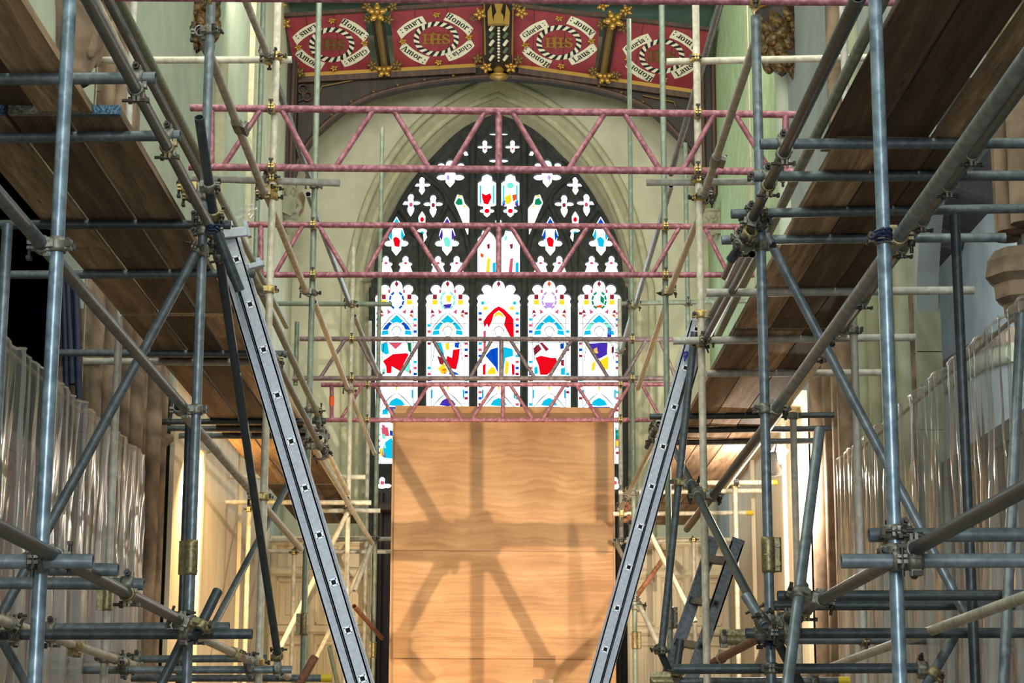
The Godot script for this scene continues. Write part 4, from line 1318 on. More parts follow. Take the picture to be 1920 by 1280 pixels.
# ---------- boarded wooden screens seen through the polythene ----------
func oak_screens() -> void:
	var r := RandomNumberGenerator.new()
	r.seed = 5
	for s in [-1.0, 1.0]:
		var t := thing("wooden_screen", ("brown boarded wooden screen dimly seen behind the north polythene sheet" if s < 0 else "brown boarded wooden screen dimly seen behind the south polythene sheet"), "screen", Vector3(s * 3.05, 0, -11.0))
		var d := 7.0
		while d < 13.2:
			var w := r.randf_range(0.09, 0.22)
			var st := S()
			cbox(st, Vector3(s * 3.0, 1.75, -d - w * 0.5), Vector3(w - 0.01, 3.5, 0.05), 0.008, Basis(Vector3.UP, -s * PI * 0.5))
			fin(st, "board", [M.brown_wood, M.stone_brown, M.dark_wood, M.rust][r.randi() % 4], t)
			d += w
		var st := S()
		lohi(st, Vector3(minf(s * 2.96, s * 3.06), 3.42, -13.2), Vector3(maxf(s * 2.96, s * 3.06), 3.54, -7.0))
		fin(st, "rail", M.dark_wood, t)

# ---------- plywood hoarding ----------
func ply_sheet(root: Node3D, p: Array, d: float, mat: Material, v0: float) -> void:   # p: picture corners anticlockwise from bottom left
	var q: Array = []
	for k in 4: q.append(at(p[k][0], p[k][1], d))
	var st := S()
	var uv := [Vector2(0, 0), Vector2(0, 1), Vector2(1, 1), Vector2(1, 0)]   # grain runs across the sheet
	var back := Vector3(0, 0, -0.018)
	var face := func(idx: Array, off: Vector3, rev: bool) -> void:
		for tr in ([[0, 1, 2], [0, 2, 3]] if not rev else [[0, 2, 1], [0, 3, 2]]):
			for k in [tr[0], tr[2], tr[1]]:
				var u: Vector2 = uv[idx[k]]
				st.set_uv(Vector2(v0 + u.x * 0.9, u.y))
				st.add_vertex(q[idx[k]] + off)
	face.call([0, 1, 2, 3], Vector3.ZERO, false)
	face.call([0, 1, 2, 3], back, true)
	st.set_uv(Vector2(0.5, 0.5))
	for i in 4:
		var j := (i + 1) % 4
		quad(st, q[i], q[i] + back, q[j] + back, q[j])
	fin(st, "plywood_sheet", mat, root)

func build_hoarding() -> void:
	var d := 21.05
	var t := thing("plywood_hoarding", "tall pale plywood hoarding boxing in the altar below the stained glass", "hoarding", at(945, 1280, d) * Vector3(1, 0, 1))
	ply_sheet(t, [[738, 1031], [1149, 1034], [1150, 764], [741, 760]], d, M.ply[0], 0.0)
	ply_sheet(t, [[737, 1200], [1153, 1203], [1149, 1035], [738, 1032]], d + 0.004, M.ply[1], 0.05)
	ply_sheet(t, [[737, 1233], [1154, 1235], [1153, 1196], [737, 1194]], d - 0.02, M.ply[2], 0.1)
	ply_sheet(t, [[736, 1500], [1157, 1502], [1154, 1234], [737, 1232]], d + 0.004, M.ply[1], 0.0)
	for x in [745.0, 890.0, 1040.0, 1143.0]:
		var st := S()
		var a := at(x, 775, d + 0.05); var b := a; b.y = 0.0
		bar(st, a, b, 0.07, 0.045, Vector3.BACK)
		fin(st, "stud", M.boards[4], t)
	for y in [772.0, 1030.0]:
		var st := S()
		bar(st, at(745, y, d + 0.045), at(1143, y + 3, d + 0.045), 0.045, 0.07, Vector3.BACK)
		fin(st, "noggin", M.boards[4], t)
	var sides := S()
	for x in [738.0, 1150.0]:
		var a := at(x, 765, d)
		lohi(sides, Vector3(a.x - 0.009, 0, -d - 0.9), Vector3(a.x + 0.009, a.y, -d - 0.02))
	fin(sides, "side_sheet", M.ply[2], t)

# ---------- scaffold tubes ----------
func make_shared() -> void:
	var st := S()   # half coupler: a band round its tube (local y), lug towards +x, bolt on -x
	st.set_smooth_group(1)
	var n := 16
	var pr := [Vector2(0.0245, -0.024), Vector2(0.031, -0.026), Vector2(0.034, -0.012), Vector2(0.034, 0.012), Vector2(0.031, 0.026), Vector2(0.0245, 0.024)]
	lathe(st, Vector3.ZERO, pr, n)
	box(st, Vector3(0.034, 0, 0), Vector3(0.024, 0.046, 0.044))
	box(st, Vector3(-0.040, 0, 0.006), Vector3(0.022, 0.036, 0.012))
	box(st, Vector3(-0.040, 0, -0.012), Vector3(0.022, 0.034, 0.010))
	box(st, Vector3(0.02, 0, -0.034), Vector3(0.03, 0.03, 0.016))
	st.generate_normals()
	coupler_mesh = st.commit()
	st = S()
	tube(st, [Vector3(-0.045, 0, -0.045), Vector3(-0.045, 0, 0.055)], 0.007, 8)
	tube(st, [Vector3(-0.045, 0, 0.014), Vector3(-0.045, 0, 0.030)], 0.015, 6)
	box(st, Vector3(-0.045, 0, -0.046), Vector3(0.016, 0.030, 0.012))
	st.generate_normals()
	bolt_mesh = st.commit()
	st = S()   # sleeve coupler along y
	lathe(st, Vector3.ZERO, [Vector2(0.0245, -0.085), Vector2(0.031, -0.085), Vector2(0.033, -0.07), Vector2(0.033, 0.07), Vector2(0.031, 0.085), Vector2(0.0245, 0.085)], 16)
	cbox(st, Vector3(0.045, 0, 0), Vector3(0.034, 0.165, 0.03), 0.006)
	for y in [-0.045, 0.045]: tube(st, [Vector3(0.05, y, 0.01), Vector3(0.05, y, 0.034)], 0.014, 6)
	box(st, Vector3(0, 0, 0.033), Vector3(0.03, 0.006, 0.004))
	st.generate_normals()
	sleeve_mesh = st.commit()

func T(kind: String, label: String, x1: float, y1: float, d1: float, x2: float, y2: float, d2: float, mat := "galv", cap := "") -> void:
	pipes.append({"k": kind, "l": label, "a": at(x1, y1, d1), "b": at(x2, y2, d2), "m": mat, "post": false, "cap": cap, "sl": []})

func P(label: String, px: float, py: float, d: float, yt: float, yb: float, mat := "galv") -> void:
	var c := at(px, py, d)
	var a := Vector3(c.x, 0.03, c.z); var b := Vector3(c.x, 0, c.z)
	b.y = at(px, yt, d).y
	if yb < 1280.0: a.y = at(px, yb, d).y
	pipes.append({"k": "scaffold_post", "l": label, "a": a, "b": b, "m": mat, "post": true, "cap": "", "sl": []})

func sleeve(px: float, py: float, turn := 0.0, mat := "brass") -> void:   # a splice on the tube made last
	var p: Dictionary = pipes[-1]
	p.sl.append([px, py, turn, mat])

func transom(label: String, x1: float, y1: float, x2: float, y2: float, d: float, mat := "galv", cap := "") -> void:
	T("scaffold_transom", label, x1, y1, d, x2, y2, d, mat, cap)

func build_scaffold() -> void:
	# --- posts, north row then south row
	P("thick galvanised post nearest the camera on the north side, shining blue", 98, 640, 6.65, -40, 1300, "bright")
	P("galvanised north post carrying the ladder-top knot, second from the camera, splice halfway down", 373, 640, 9.68, -12, 1300)
	sleeve(365, 1045, -0.4)
	P("pale third north post, clamped to the uppermost red girder", 503, 640, 12.6, -30, 1300, "pale")
	P("fourth north post, clamped to the second red girder, splice near its foot", 583, 640, 15.6, -30, 1300, "green_tube")
	sleeve(580, 1170, 0.0)
	P("fifth north post, pale under the lamp, its top ending below the second red girder", 659, 640, 19.6, 463, 1300, "pale")
	P("short green-tinged post standing clear behind the ladder, its top below the second girder", 556, 650, 19.6, 603, 722, "green_tube")
	P("slim dark post rising alone in front of the north window arch", 710, 640, 22.0, 238, 1300, "green_tube")
	sleeve(705, 1218, 0.2)
	P("slim post just north of the window edge beside the stained glass", 691, 760, 22.4, 602, 1300, "dusty")
	P("slim dark post close to the north wall behind the third post", 485, 300, 17.4, -30, 560, "green_tube")
	P("outer north post in front of the hanging sheet, with a splice near the bottom", 211, 900, 12.1, -30, 1300, "dusty")
	sleeve(204, 1118, 0.3)
	P("slim dark post tucked close behind the spliced north post in front of the cream boarding", 346, 1000, 13.6, 786, 1300, "dark")
	P("galvanised post at the very edge of the view, left of the blue-lit north post", 2, 640, 8.6, 420, 1300, "galv")
	P("thick galvanised post nearest the camera on the south side, shining blue", 1664, 640, 6.7, -40, 1300, "bright")
	P("galvanised south post with the loose brace knot, second from the camera, splice halfway down", 1431, 640, 9.5, 30, 1300)
	sleeve(1436, 1040, 2.9)
	P("pale third south post, clamped to the uppermost red girder", 1315, 640, 12.6, -30, 1300, "pale")
	P("fourth south post, half hidden by the leaning silver ladder", 1249, 640, 15.6, -30, 1300, "green_tube")
	sleeve(1261, 1158, 2.9, "coupler")
	P("fifth south post, running from the painted panels past the hoarding edge to a splice", 1185, 640, 19.6, 36, 1300, "green_tube")
	sleeve(1193, 1200, 2.9)
	P("slim post beside the south edge of the stained glass, ending above the dark panelling", 1163, 760, 22.0, 560, 1020, "dusty")
	P("slim green-tinged post close to the south wall behind the fourth post", 1287, 420, 19.71, 268, 640, "green_tube")
	P("outer south post in front of the stone pier, passing up beside the deck", 1607, 820, 12.0, -30, 1300, "dusty")
	P("slim pinkish outer post in front of the glaring south boarding", 1489, 860, 14.2, 780, 1300, "dusty")
	P("outer south post in front of the hanging sheet, third from the camera's side", 1806, 760, 9.2, 403, 1300, "dark")

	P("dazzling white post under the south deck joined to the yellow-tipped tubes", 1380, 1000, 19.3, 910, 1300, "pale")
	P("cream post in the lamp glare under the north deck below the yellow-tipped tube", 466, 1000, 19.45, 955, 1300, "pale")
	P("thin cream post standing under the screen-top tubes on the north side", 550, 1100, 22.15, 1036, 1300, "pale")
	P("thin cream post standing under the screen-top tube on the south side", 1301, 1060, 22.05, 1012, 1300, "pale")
	# --- north transoms, top to bottom
	transom("high pale transom level with the painted roof panels, north side", 140, 113, 547, 112, 12.65, "pale")
	transom("upper of two open-ended tubes jutting under the near north boards", -60, 149, 292, 146, 7.52, "dull")
	transom("lower of two open-ended tubes jutting under the near north boards", -60, 259, 338, 254, 8.28, "dull")
	transom("pale tube just below the uppermost red girder, running out to the fourth north post", 360, 334, 637, 343, 12.65, "dusty")
	transom("open-ended tube at the ladder-top knot carrying the north boards", -40, 421, 432, 421, 9.75, "dark")
	transom("open-ended tube under the north boards beside the ladder's upper guide", 14, 515, 478, 513, 10.82, "dull")
	transom("upper of a close pair of tubes under the north boards behind the ladder", 100, 661, 538, 664, 13.0, "dull")
	transom("lower of a close pair of tubes under the north boards behind the ladder", 100, 677, 531, 680, 13.35, "dusty")
	transom("topmost of three bunched tubes under the north deck, its end beside the pier", 259, 791, 611, 789, 15.8, "dark")
	transom("middle of three bunched tubes under the north deck, tipped yellow at the pier end", 229, 802, 608, 805, 16.17, "dull", "a")
	transom("lowest of three bunched tubes under the north deck, tipped yellow at the pier end", 268, 817, 618, 818, 16.55, "dull", "a")
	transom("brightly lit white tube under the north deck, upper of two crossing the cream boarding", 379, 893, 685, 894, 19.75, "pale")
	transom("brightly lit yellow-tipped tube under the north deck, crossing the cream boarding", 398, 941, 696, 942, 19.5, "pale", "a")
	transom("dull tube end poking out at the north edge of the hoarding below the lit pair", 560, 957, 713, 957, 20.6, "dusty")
	transom("thin pale tube along the top of the north cream screen, upper of two", 505, 1013, 737, 1010, 22.1, "dusty")
	transom("thin pale tube along the top of the north cream screen, lower of two", 503, 1033, 735, 1034, 22.2, "dusty")
	transom("dark tube behind the strip-lit north ledger, running from the third post into the gloom", 500, 569, 735, 570, 19.66, "green_tube")
	transom("stout near tube with a gaping open end beside the blue-lit north post", -60, 1053, 175, 1052, 6.58, "galv")
	transom("open-ended tube second in the stepped trio beside the blue-lit north post", 60, 1066, 222, 1068, 7.3, "dull")
	transom("open-ended tube third in the stepped trio, lowest and farthest", -60, 1092, 270, 1095, 7.95, "dull")
	transom("long dark tube crossing low in front of the spliced north post", -60, 1190, 473, 1188, 9.4, "dark")
	transom("tube half hidden just above the long low one, splice ringed in yellow", 20, 1177, 430, 1175, 10.2, "dull")
	transom("low tube behind the bottom north clutter, upper of a parallel pair", 80, 1236, 500, 1234, 12.9, "dull")
	transom("low tube behind the bottom north clutter, lower of a parallel pair, ending in open air", 80, 1256, 547, 1255, 12.45, "galv")
	transom("lowest north tube, its far end dipped in yellow", 246, 1271, 622, 1271, 13.4, "dull", "b")
	# --- south transoms
	transom("high pale transom level with the painted roof panels, south side", 1250, 116, 1660, 107, 12.65, "pale")
	transom("uppermost open-ended tube under the near south boards", 1425, 270, 1990, 268, 8.34, "dull")
	transom("second open-ended tube under the near south boards", 1413, 331, 1990, 329, 8.84, "dull")
	transom("pale tube just below the uppermost red girder, running out to the fourth south post", 1212, 342, 1436, 340, 12.65, "dusty")
	transom("open-ended tube under the south boards strapped with blue tape to the second post", 1371, 401, 1990, 389, 9.45, "dull")
	transom("long tube under the south boards ending against the stone wall shafts", 1353, 450, 1885, 445, 9.97, "galv")
	transom("tube under the south boards whose lit end pokes out past the sheet", 1324, 549, 1826, 544, 11.17, "dusty")
	transom("tube under the south boards at the ladder top, its outer end mud-crusted", 1262, 639, 1716, 632, 12.5, "dusty")
	transom("tube under the south deck just above the bunched trio", 1325, 700, 1662, 698, 13.65, "dusty")
	transom("topmost of three bunched tubes under the south deck", 1218, 781, 1564, 778, 15.44, "dark")
	transom("middle of three bunched tubes under the south deck", 1218, 807, 1561, 803, 16.1, "dark")
	transom("lowest of three bunched tubes under the south deck", 1210, 830, 1530, 826, 16.73, "dark")
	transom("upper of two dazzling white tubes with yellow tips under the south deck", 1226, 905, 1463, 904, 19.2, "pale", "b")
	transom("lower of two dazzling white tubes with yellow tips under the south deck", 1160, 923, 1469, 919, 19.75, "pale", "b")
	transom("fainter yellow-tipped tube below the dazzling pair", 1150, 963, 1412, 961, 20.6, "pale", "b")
	transom("pale tube along the top of the south cream screen", 1152, 1014, 1374, 1012, 22.1, "pale")
	transom("dark tube high across the fifth south post, ending over the leaning ladder", 1165, 569, 1410, 564, 19.66, "green_tube")
	transom("stout near tube with a gaping end behind the blue-lit south post, upper of two", 1629, 1003, 1990, 1002, 6.78, "dull")
	transom("stout near tube with a gaping end clamped by brass-coloured couplers, lower of two", 1577, 1052, 1990, 1050, 6.63, "galv")
	transom("tube fourth from the bottom in the south clutter, upper of a touching pair", 1458, 1117, 1990, 1115, 8.9, "dark")
	transom("tube third from the bottom in the south clutter, lower of a touching pair", 1445, 1135, 1990, 1134, 9.75, "dark")
	transom("dark tube crossing low in front of the spliced south post", 1398, 1187, 1990, 1186, 9.4, "dark")
	transom("thin tube just beneath the low dark one, brass splice at its end", 1356, 1200, 1856, 1202, 12.0, "dull")
	sleeve(1376, 1200, 0.0)
	transom("low tube crossing in front of the dark leaning ladder", 1262, 1254, 1728, 1252, 9.55, "dark")
	transom("lowest south tube, splice at one end and yellow tip at the other", 1228, 1277, 1592, 1276, 12.9, "dull", "b")
	sleeve(1244, 1277, 0.0)

	# --- ledgers running up the nave
	T("scaffold_ledger", "long ledger under the north boards that the open-ended tubes hang from", 124, -14, 6.5, 380, 440, 9.75, "dull")
	T("scaffold_ledger", "lower guard ledger slanting across the black arch on the north side", -40, 308, 5.75, 350, 761, 9.55, "dull")
	T("scaffold_ledger", "north guard ledger going on from the spliced post towards the hoarding", 352, 762, 9.6, 576, 1028, 15.3, "dusty")
	T("scaffold_ledger", "pale handrail ledger above the near north boards", 168, -14, 7.25, 374, 394, 9.9, "pale")
	T("scaffold_ledger", "brownish ledger along the north wall, ending in a square cap beside the third post", 212, -22, 9.4, 537, 612, 17.2, "green_tube")
	T("scaffold_ledger", "thin pale ledger between the handrail and the brownish wall ledger", 192, -20, 8.6, 395, 365, 12.0, "dull")
	T("scaffold_ledger", "north deck ledger seen just behind the ladder, running from second to fourth post", 388, 455, 9.95, 588, 836, 15.6, "dull")
	T("scaffold_ledger", "north deck ledger past the fourth post, half lit by the lamp", 583, 828, 15.7, 698, 1018, 20.6, "dusty")
	T("scaffold_ledger", "pale lamplit ledger beside the half-lit one, north side", 600, 820, 16.0, 652, 924, 19.4, "pale")  # lamplight put into the pale tint
	T("scaffold_ledger", "greenish upper ledger alongside the ladder's outer edge, north side", 470, 505, 12.2, 600, 786, 15.9, "green_tube")
	T("scaffold_ledger", "stubby dark tube end hanging beside the bunched north tubes", 590, 815, 16.0, 612, 855, 16.3, "dark")
	T("scaffold_ledger", "low ledger sloping down behind the blue-lit north post into the spliced post", -60, 966, 5.6, 346, 1171, 9.55, "dark")
	T("scaffold_ledger", "low north ledger with a sleeve joint, from second to third post", 346, 1172, 9.6, 484, 1240, 12.5, "dusty")
	sleeve(440, 1219, 0.6)
	T("scaffold_ledger", "short pale ledger end in the bottom north clutter beyond the third post", 526, 1261, 12.8, 566, 1282, 14.6, "dusty")
	T("scaffold_ledger", "outer low ledger with a sleeve joint in front of the hanging north sheet", -40, 1146, 8.6, 262, 1248, 12.9, "dusty")
	sleeve(140, 1207, 0.6)
	T("scaffold_ledger", "long ledger under the south boards that the open-ended tubes hang from", 1649, -7, 6.5, 1386, 518, 10.6, "dark")
	T("scaffold_ledger", "south deck ledger leading on to the knot at the ladder top", 1410, 476, 10.3, 1324, 636, 12.5, "dull")
	T("scaffold_ledger", "pale handrail ledger beside the long one above the south boards", 1622, -20, 7.3, 1430, 372, 9.85, "dull")
	T("scaffold_ledger", "greenish handrail ledger lower down beside the south deck edge", 1420, 430, 10.3, 1326, 606, 12.9, "galv")
	T("scaffold_ledger", "brownish toe ledger against the south board edge", 1669, -28, 6.75, 1345, 632, 13.4, "green_tube")
	T("scaffold_ledger", "guard ledger slanting across the south side through the blue-lit post", 1990, 17, 4.75, 1448, 776, 9.62, "galv")
	T("scaffold_ledger", "south guard ledger going on from the spliced post to the fourth post", 1450, 772, 9.6, 1284, 992, 14.3, "dark")
	T("scaffold_ledger", "outer deck ledger carrying couplers beneath the south boards", 1990, 64, 6.85, 1572, 626, 12.1, "dull")
	T("scaffold_ledger", "outer south ledger going on into the lamp glare", 1560, 645, 12.2, 1361, 911, 17.9, "pale")
	T("scaffold_ledger", "short open-ended ledger stub slanting down beside the ladder and the bunched south tubes", 1236, 794, 15.9, 1213, 838, 16.2, "dark")
	T("scaffold_ledger", "far south deck ledger ending in open air at the hoarding edge", 1246, 798, 15.8, 1164, 958, 20.9, "dusty")
	T("scaffold_ledger", "low ledger rising towards the camera through the brass-coloured couplers", 1990, 857, 4.75, 1446, 1167, 9.62, "dark")
	T("scaffold_ledger", "low rusty-brown ledger clamped beside the spliced south post", 1446, 1183, 9.7, 1338, 1241, 12.4, "rust")
	T("scaffold_ledger", "outer low ledger crossing the bottom of the south sheet, loaded with couplers", 1990, 1094, 7.2, 1500, 1271, 13.5, "dusty")
	T("scaffold_ledger", "open-ended tube hanging down at the tail of the south deck ledger", 1404, 440, 9.4, 1370, 487, 9.55, "dark")

	# --- braces
	T("scaffold_brace", "long brace from the ladder-top knot down across the black north arch", 372, 470, 9.66, -20, 1200, 9.3, "dull")
	T("scaffold_brace", "very long leaning tube behind the ladder, free at its top beside the red girder", 371, 220, 9.2, 519, 1228, 12.45, "dark")
	T("scaffold_brace", "short open-ended tube slanting down over the ladder head", 407, 436, 9.3, 450, 545, 9.4, "dark")
	T("scaffold_brace", "short brace from the roof corner down to the third north post", 448, -30, 11.6, 501, 100, 12.55, "dusty")
	T("scaffold_brace", "jointed brace passing in front of the uppermost girder's first bay", 386, 60, 9.7, 502, 360, 12.5, "dusty")
	sleeve(447, 235, 0.5, "coupler")
	T("scaffold_brace", "cream brace from the third north post down to the second girder's lower chord", 497, 358, 12.65, 574, 546, 15.55, "pale")
	T("scaffold_brace", "blue-grey brace dropping behind the uppermost girder's second diagonal, north side", 516, 148, 13.0, 584, 342, 15.5, "galv")
	T("scaffold_brace", "blue-grey brace from the fourth north post down towards the fifth", 578, 364, 15.8, 655, 568, 19.5, "galv")
	T("scaffold_brace", "cream brace from the fourth north post to the grey girder's lower chord", 589, 566, 15.8, 652, 728, 19.5, "pale")
	T("scaffold_brace", "dull brace from the fifth north post towards the stained glass edge", 664, 592, 19.8, 709, 700, 21.9, "dusty")
	T("scaffold_brace", "cream brace falling from the grey girder to the low north clamp beside the hoarding", 655, 735, 19.8, 702, 850, 21.8, "pale")
	T("scaffold_brace", "dark brace crossing behind the long leaning tube in front of the cream boarding", 388, 1196, 13.0, 552, 885, 14.9, "dull")
	T("scaffold_brace", "bright cream brace behind the ladder's lower half", 520, 1226, 18.4, 652, 960, 19.5, "pale")
	T("scaffold_brace", "thin cream brace behind the ladder foot, pointing at the hoarding edge", 592, 1235, 20.4, 696, 1026, 21.6, "pale")
	T("scaffold_brace", "short rusty brace end standing beside the ladder foot", 556, 1292, 11.6, 590, 1232, 11.7, "rust")
	T("scaffold_brace", "short grey stub leaning out beside the spliced north post's low knot", 371, 1184, 9.25, 408, 1108, 9.4, "dark")
	T("scaffold_brace", "brace falling from the low knot on the spliced north post to the bottom edge", 352, 1180, 9.75, 296, 1296, 9.7, "dull")
	T("scaffold_brace", "brace end leaning at the bottom edge beside the foot of the blue-lit north post", 4, 1200, 9.8, 58, 1296, 9.9, "dull")
	T("scaffold_brace", "pale stub end standing alone in front of the north cream screen", 617, 1212, 20.8, 636, 1294, 21.0, "green_tube")
	T("scaffold_brace", "rusty brace crossing the slim post beside the hoarding's north edge", 664, 1136, 20.2, 716, 1196, 21.8, "rust")
	T("scaffold_brace", "brace below the screen rail in the dark gap at the hoarding's north edge", 696, 1022, 21.0, 664, 1108, 20.2, "dusty")
	T("scaffold_brace", "long brace falling from the spliced south post behind the blue-lit one", 1437, 440, 9.75, 1810, 1150, 9.5, "galv")
	T("scaffold_brace", "leaning tube standing free in front of the south pier, its top below the deck", 1537, 805, 8.9, 1475, 1296, 8.2, "galv")
	T("scaffold_brace", "dark brace running down from the ladder to the low south knot", 1257, 812, 14.6, 1437, 1156, 9.85, "dark")
	T("scaffold_brace", "short stub clamped at the low south knot parallel to the dark brace", 1398, 1116, 9.4, 1434, 1172, 9.3, "galv")
	T("scaffold_brace", "leaning tube with an open top beside the third south post at the ladder head", 1302, 622, 12.75, 1240, 1220, 13.0, "dull")
	T("scaffold_brace", "short brace from the foot of the open-topped leaning tube to the bottom edge", 1236, 1216, 13.1, 1268, 1290, 13.2, "dark")
	T("scaffold_brace", "dazzling cream brace behind the south ladder's lower half", 1200, 962, 19.5, 1304, 1166, 18.6, "pale")
	T("scaffold_brace", "rust-coloured brace meeting the ladder's lower edge, south side", 1252, 1036, 19.65, 1160, 1164, 19.65, "rust")
	T("scaffold_brace", "thin brown brace from the fifth south post's clamp down to the leaning tube", 1193, 1122, 19.8, 1236, 1212, 18.8, "dusty")
	T("scaffold_brace", "jointed brace passing in front of the uppermost girder's last bay", 1418, 72, 9.75, 1321, 362, 12.5, "dusty")
	sleeve(1349, 303, 0.5, "coupler")
	T("scaffold_brace", "cream brace from the third south post down to the second girder's lower chord", 1322, 374, 12.65, 1256, 546, 15.55, "pale")
	T("scaffold_brace", "cream brace from the fourth south post to the grey girder's lower chord", 1247, 574, 15.8, 1196, 728, 19.5, "pale")
	T("scaffold_brace", "blue-grey brace dropping from the painted panels behind the uppermost girder, south side", 1356, -10, 12.4, 1258, 326, 15.5, "galv")
	T("scaffold_brace", "blue-grey brace from the fourth south post down towards the fifth", 1258, 348, 15.8, 1192, 572, 19.5, "galv")
	T("scaffold_brace", "dull brace beside the stained glass edge below the fifth south post's clamp", 1184, 592, 19.8, 1165, 656, 21.9, "dusty")
	T("scaffold_brace", "brace falling to the bottom edge in front of the south sheet", 1789, 1194, 9.6, 1730, 1296, 9.5, "dull")
	T("scaffold_brace", "dark brace end below the low south knot behind the leaning tube", 1456, 1200, 9.9, 1506, 1292, 10.0, "dark")
	T("scaffold_brace", "raking tube close behind the outermost fold of the south sheet", 1914, 590, 9.2, 1880, 1320, 8.6, "galv")
	T("scaffold_brace", "short dark stub beside the dark leaning ladder's foot", 1276, 1200, 12.9, 1268, 1262, 12.85, "dark")
	T("scaffold_brace", "dull tube stub hanging beside the south hoarding edge near the reredos", 1152, 1012, 20.9, 1176, 1060, 21.6, "dusty")
	# trestle in front of the floor lamp, kept below the picture; its shadow falls on the hoarding
	var lamp := Vector3(0.1, 0.2, -9.0)
	var caster := func(px: float, py: float, dz: float) -> Vector3:
		var t := at(px, py, 21.0)
		var v := lamp + (t - lamp) * ((13.0 + dz - 9.0) / 12.0)
		return v
	var C := [["scaffold_post", "unseen trestle post that shades the hoarding", 894, 796, 895, 1400, 0.0], ["scaffold_transom", "unseen trestle tube that shades the hoarding, upper", 560, 992, 1330, 996, 0.06], ["scaffold_transom", "unseen trestle tube that shades the hoarding, middle", 560, 1012, 1330, 1014, -0.06],
		["scaffold_transom", "unseen trestle tube that shades the hoarding, lower", 560, 1040, 910, 1042, 0.12], ["scaffold_brace", "unseen trestle brace that shades the hoarding, first", 728, 826, 832, 1000, 0.06], ["scaffold_brace", "unseen trestle brace that shades the hoarding, second", 912, 1038, 1040, 1270, 0.06], ["scaffold_brace", "unseen trestle brace that shades the hoarding, third", 832, 1052, 742, 1215, -0.06], ["scaffold_brace", "unseen trestle brace that shades the hoarding, fourth", 742, 1206, 810, 1280, 0.0], ["scaffold_post", "unseen trestle stub that shades the hoarding beside its edge", 1128, 796, 1128, 1040, 0.12], ["scaffold_brace", "unseen trestle brace that shades the hoarding, fifth", 1130, 1192, 1040, 1272, 0.0]]
	for c in C:
		pipes.append({"k": c[0], "l": c[1].replace("unseen trestle", "low trestle below the view,"), "a": caster.call(c[2], c[3], c[6]), "b": caster.call(c[4], c[5], c[6]), "m": "galv", "post": false, "cap": "", "sl": []})
	settle()
	for p in pipes: make_pipe(p)
	make_couplers()

func closest(a: Dictionary, b: Dictionary) -> Array:   # nearest points of two tubes' axes
	var r := Geometry3D.get_closest_points_between_segments(a.a, a.b, b.a, b.b)
	return [r[0], r[1]]

func settle() -> void:   # tubes lie against the posts, they do not pass through them
	for j in pipes.size():
		if pipes[j].post: continue
		for i in pipes.size():
			if not pipes[i].post: continue
			var c := closest(pipes[i], pipes[j])
			var v: Vector3 = c[1] - c[0]
			if v.length() < 0.0485:
				var s := 1.0 if v.z >= 0 else -1.0
				var need := sqrt(maxf(0.0485 * 0.0485 - v.x * v.x - v.y * v.y, 0.0)) - absf(v.z)
				var sh := Vector3(0, 0, s * need)
				var e := absf((pipes[j].b - pipes[j].a).normalized().z)
				if e > 0.6:   # runs along the nave: step aside instead
					sh = Vector3((1.0 if v.x >= 0 else -1.0) * (0.05 - absf(v.x)), 0, 0)
				pipes[j].a += sh
				pipes[j].b += sh

func make_pipe(p: Dictionary) -> void:
	var lowest: Vector3 = p.a if p.a.y <= p.b.y else p.b
	var cat: String = {"scaffold_post": "scaffold post", "scaffold_transom": "scaffold transom", "scaffold_ledger": "scaffold ledger", "scaffold_brace": "scaffold brace"}[p.k]
	var t := thing(p.k, p.l, cat, lowest, cat + "s")
	p.n = t
	var st := S()
	hollow(st, p.a, p.b, 0.02415, 0.004)
	fin(st, "tube", M[p.m], t)
	if p.cap != "":
		var e: Vector3 = p.a if p.cap == "a" else p.b
		var w: Vector3 = (p.b - p.a).normalized() * (1.0 if p.cap == "a" else -1.0)
		st = S()
		hollow(st, e - w * 0.003, e + w * 0.07, 0.0262, 0.006)
		fin(st, "yellow_cap", M.yellow, t)
	if p.k == "scaffold_post" and p.a.y < 0.1:
		st = S()
		box(st, Vector3(p.a.x, 0.012, p.a.z), Vector3(0.15, 0.024, 0.15))
		fin(st, "base_plate", M.coupler, t)
	for s in p.sl:
		# nearest point of the tube's axis to the sight line
		var r := ray(s[0], s[1])
		var c := Geometry3D.get_closest_points_between_segments(p.a, p.b, CO, CO + r * 40.0)
		var mi := MeshInstance3D.new()
		mi.mesh = sleeve_mesh
		mi.material_override = M[s[3]]
		mi.name = "sleeve_coupler"
		t.add_child(mi, true)
		var fb := frame_of(p.b - p.a, Vector3.BACK)
		mi.transform = Transform3D(fb * Basis(Vector3.UP, s[2]), c[0] - t.position)

func make_couplers() -> void:
	for i in pipes.size():
		for j in range(i + 1, pipes.size()):
			var A: Dictionary = pipes[i]; var B: Dictionary = pipes[j]
			var da: Vector3 = (A.b - A.a).normalized(); var db: Vector3 = (B.b - B.a).normalized()
			if da.cross(db).length() < 0.25: continue
			var c := closest(A, B)
			var dist: float = c[0].distance_to(c[1])
			if dist > 0.11 or dist < 0.03 or (c[0].y > 4.0 and c[0].z > -7.0): continue
			half(A, c[0], c[1] - c[0], "coupler" if not A.m in ["pale"] else "coupler_gold")
			half(B, c[1], c[0] - c[1], "coupler" if (i + j) % 4 > 0 else "brass")

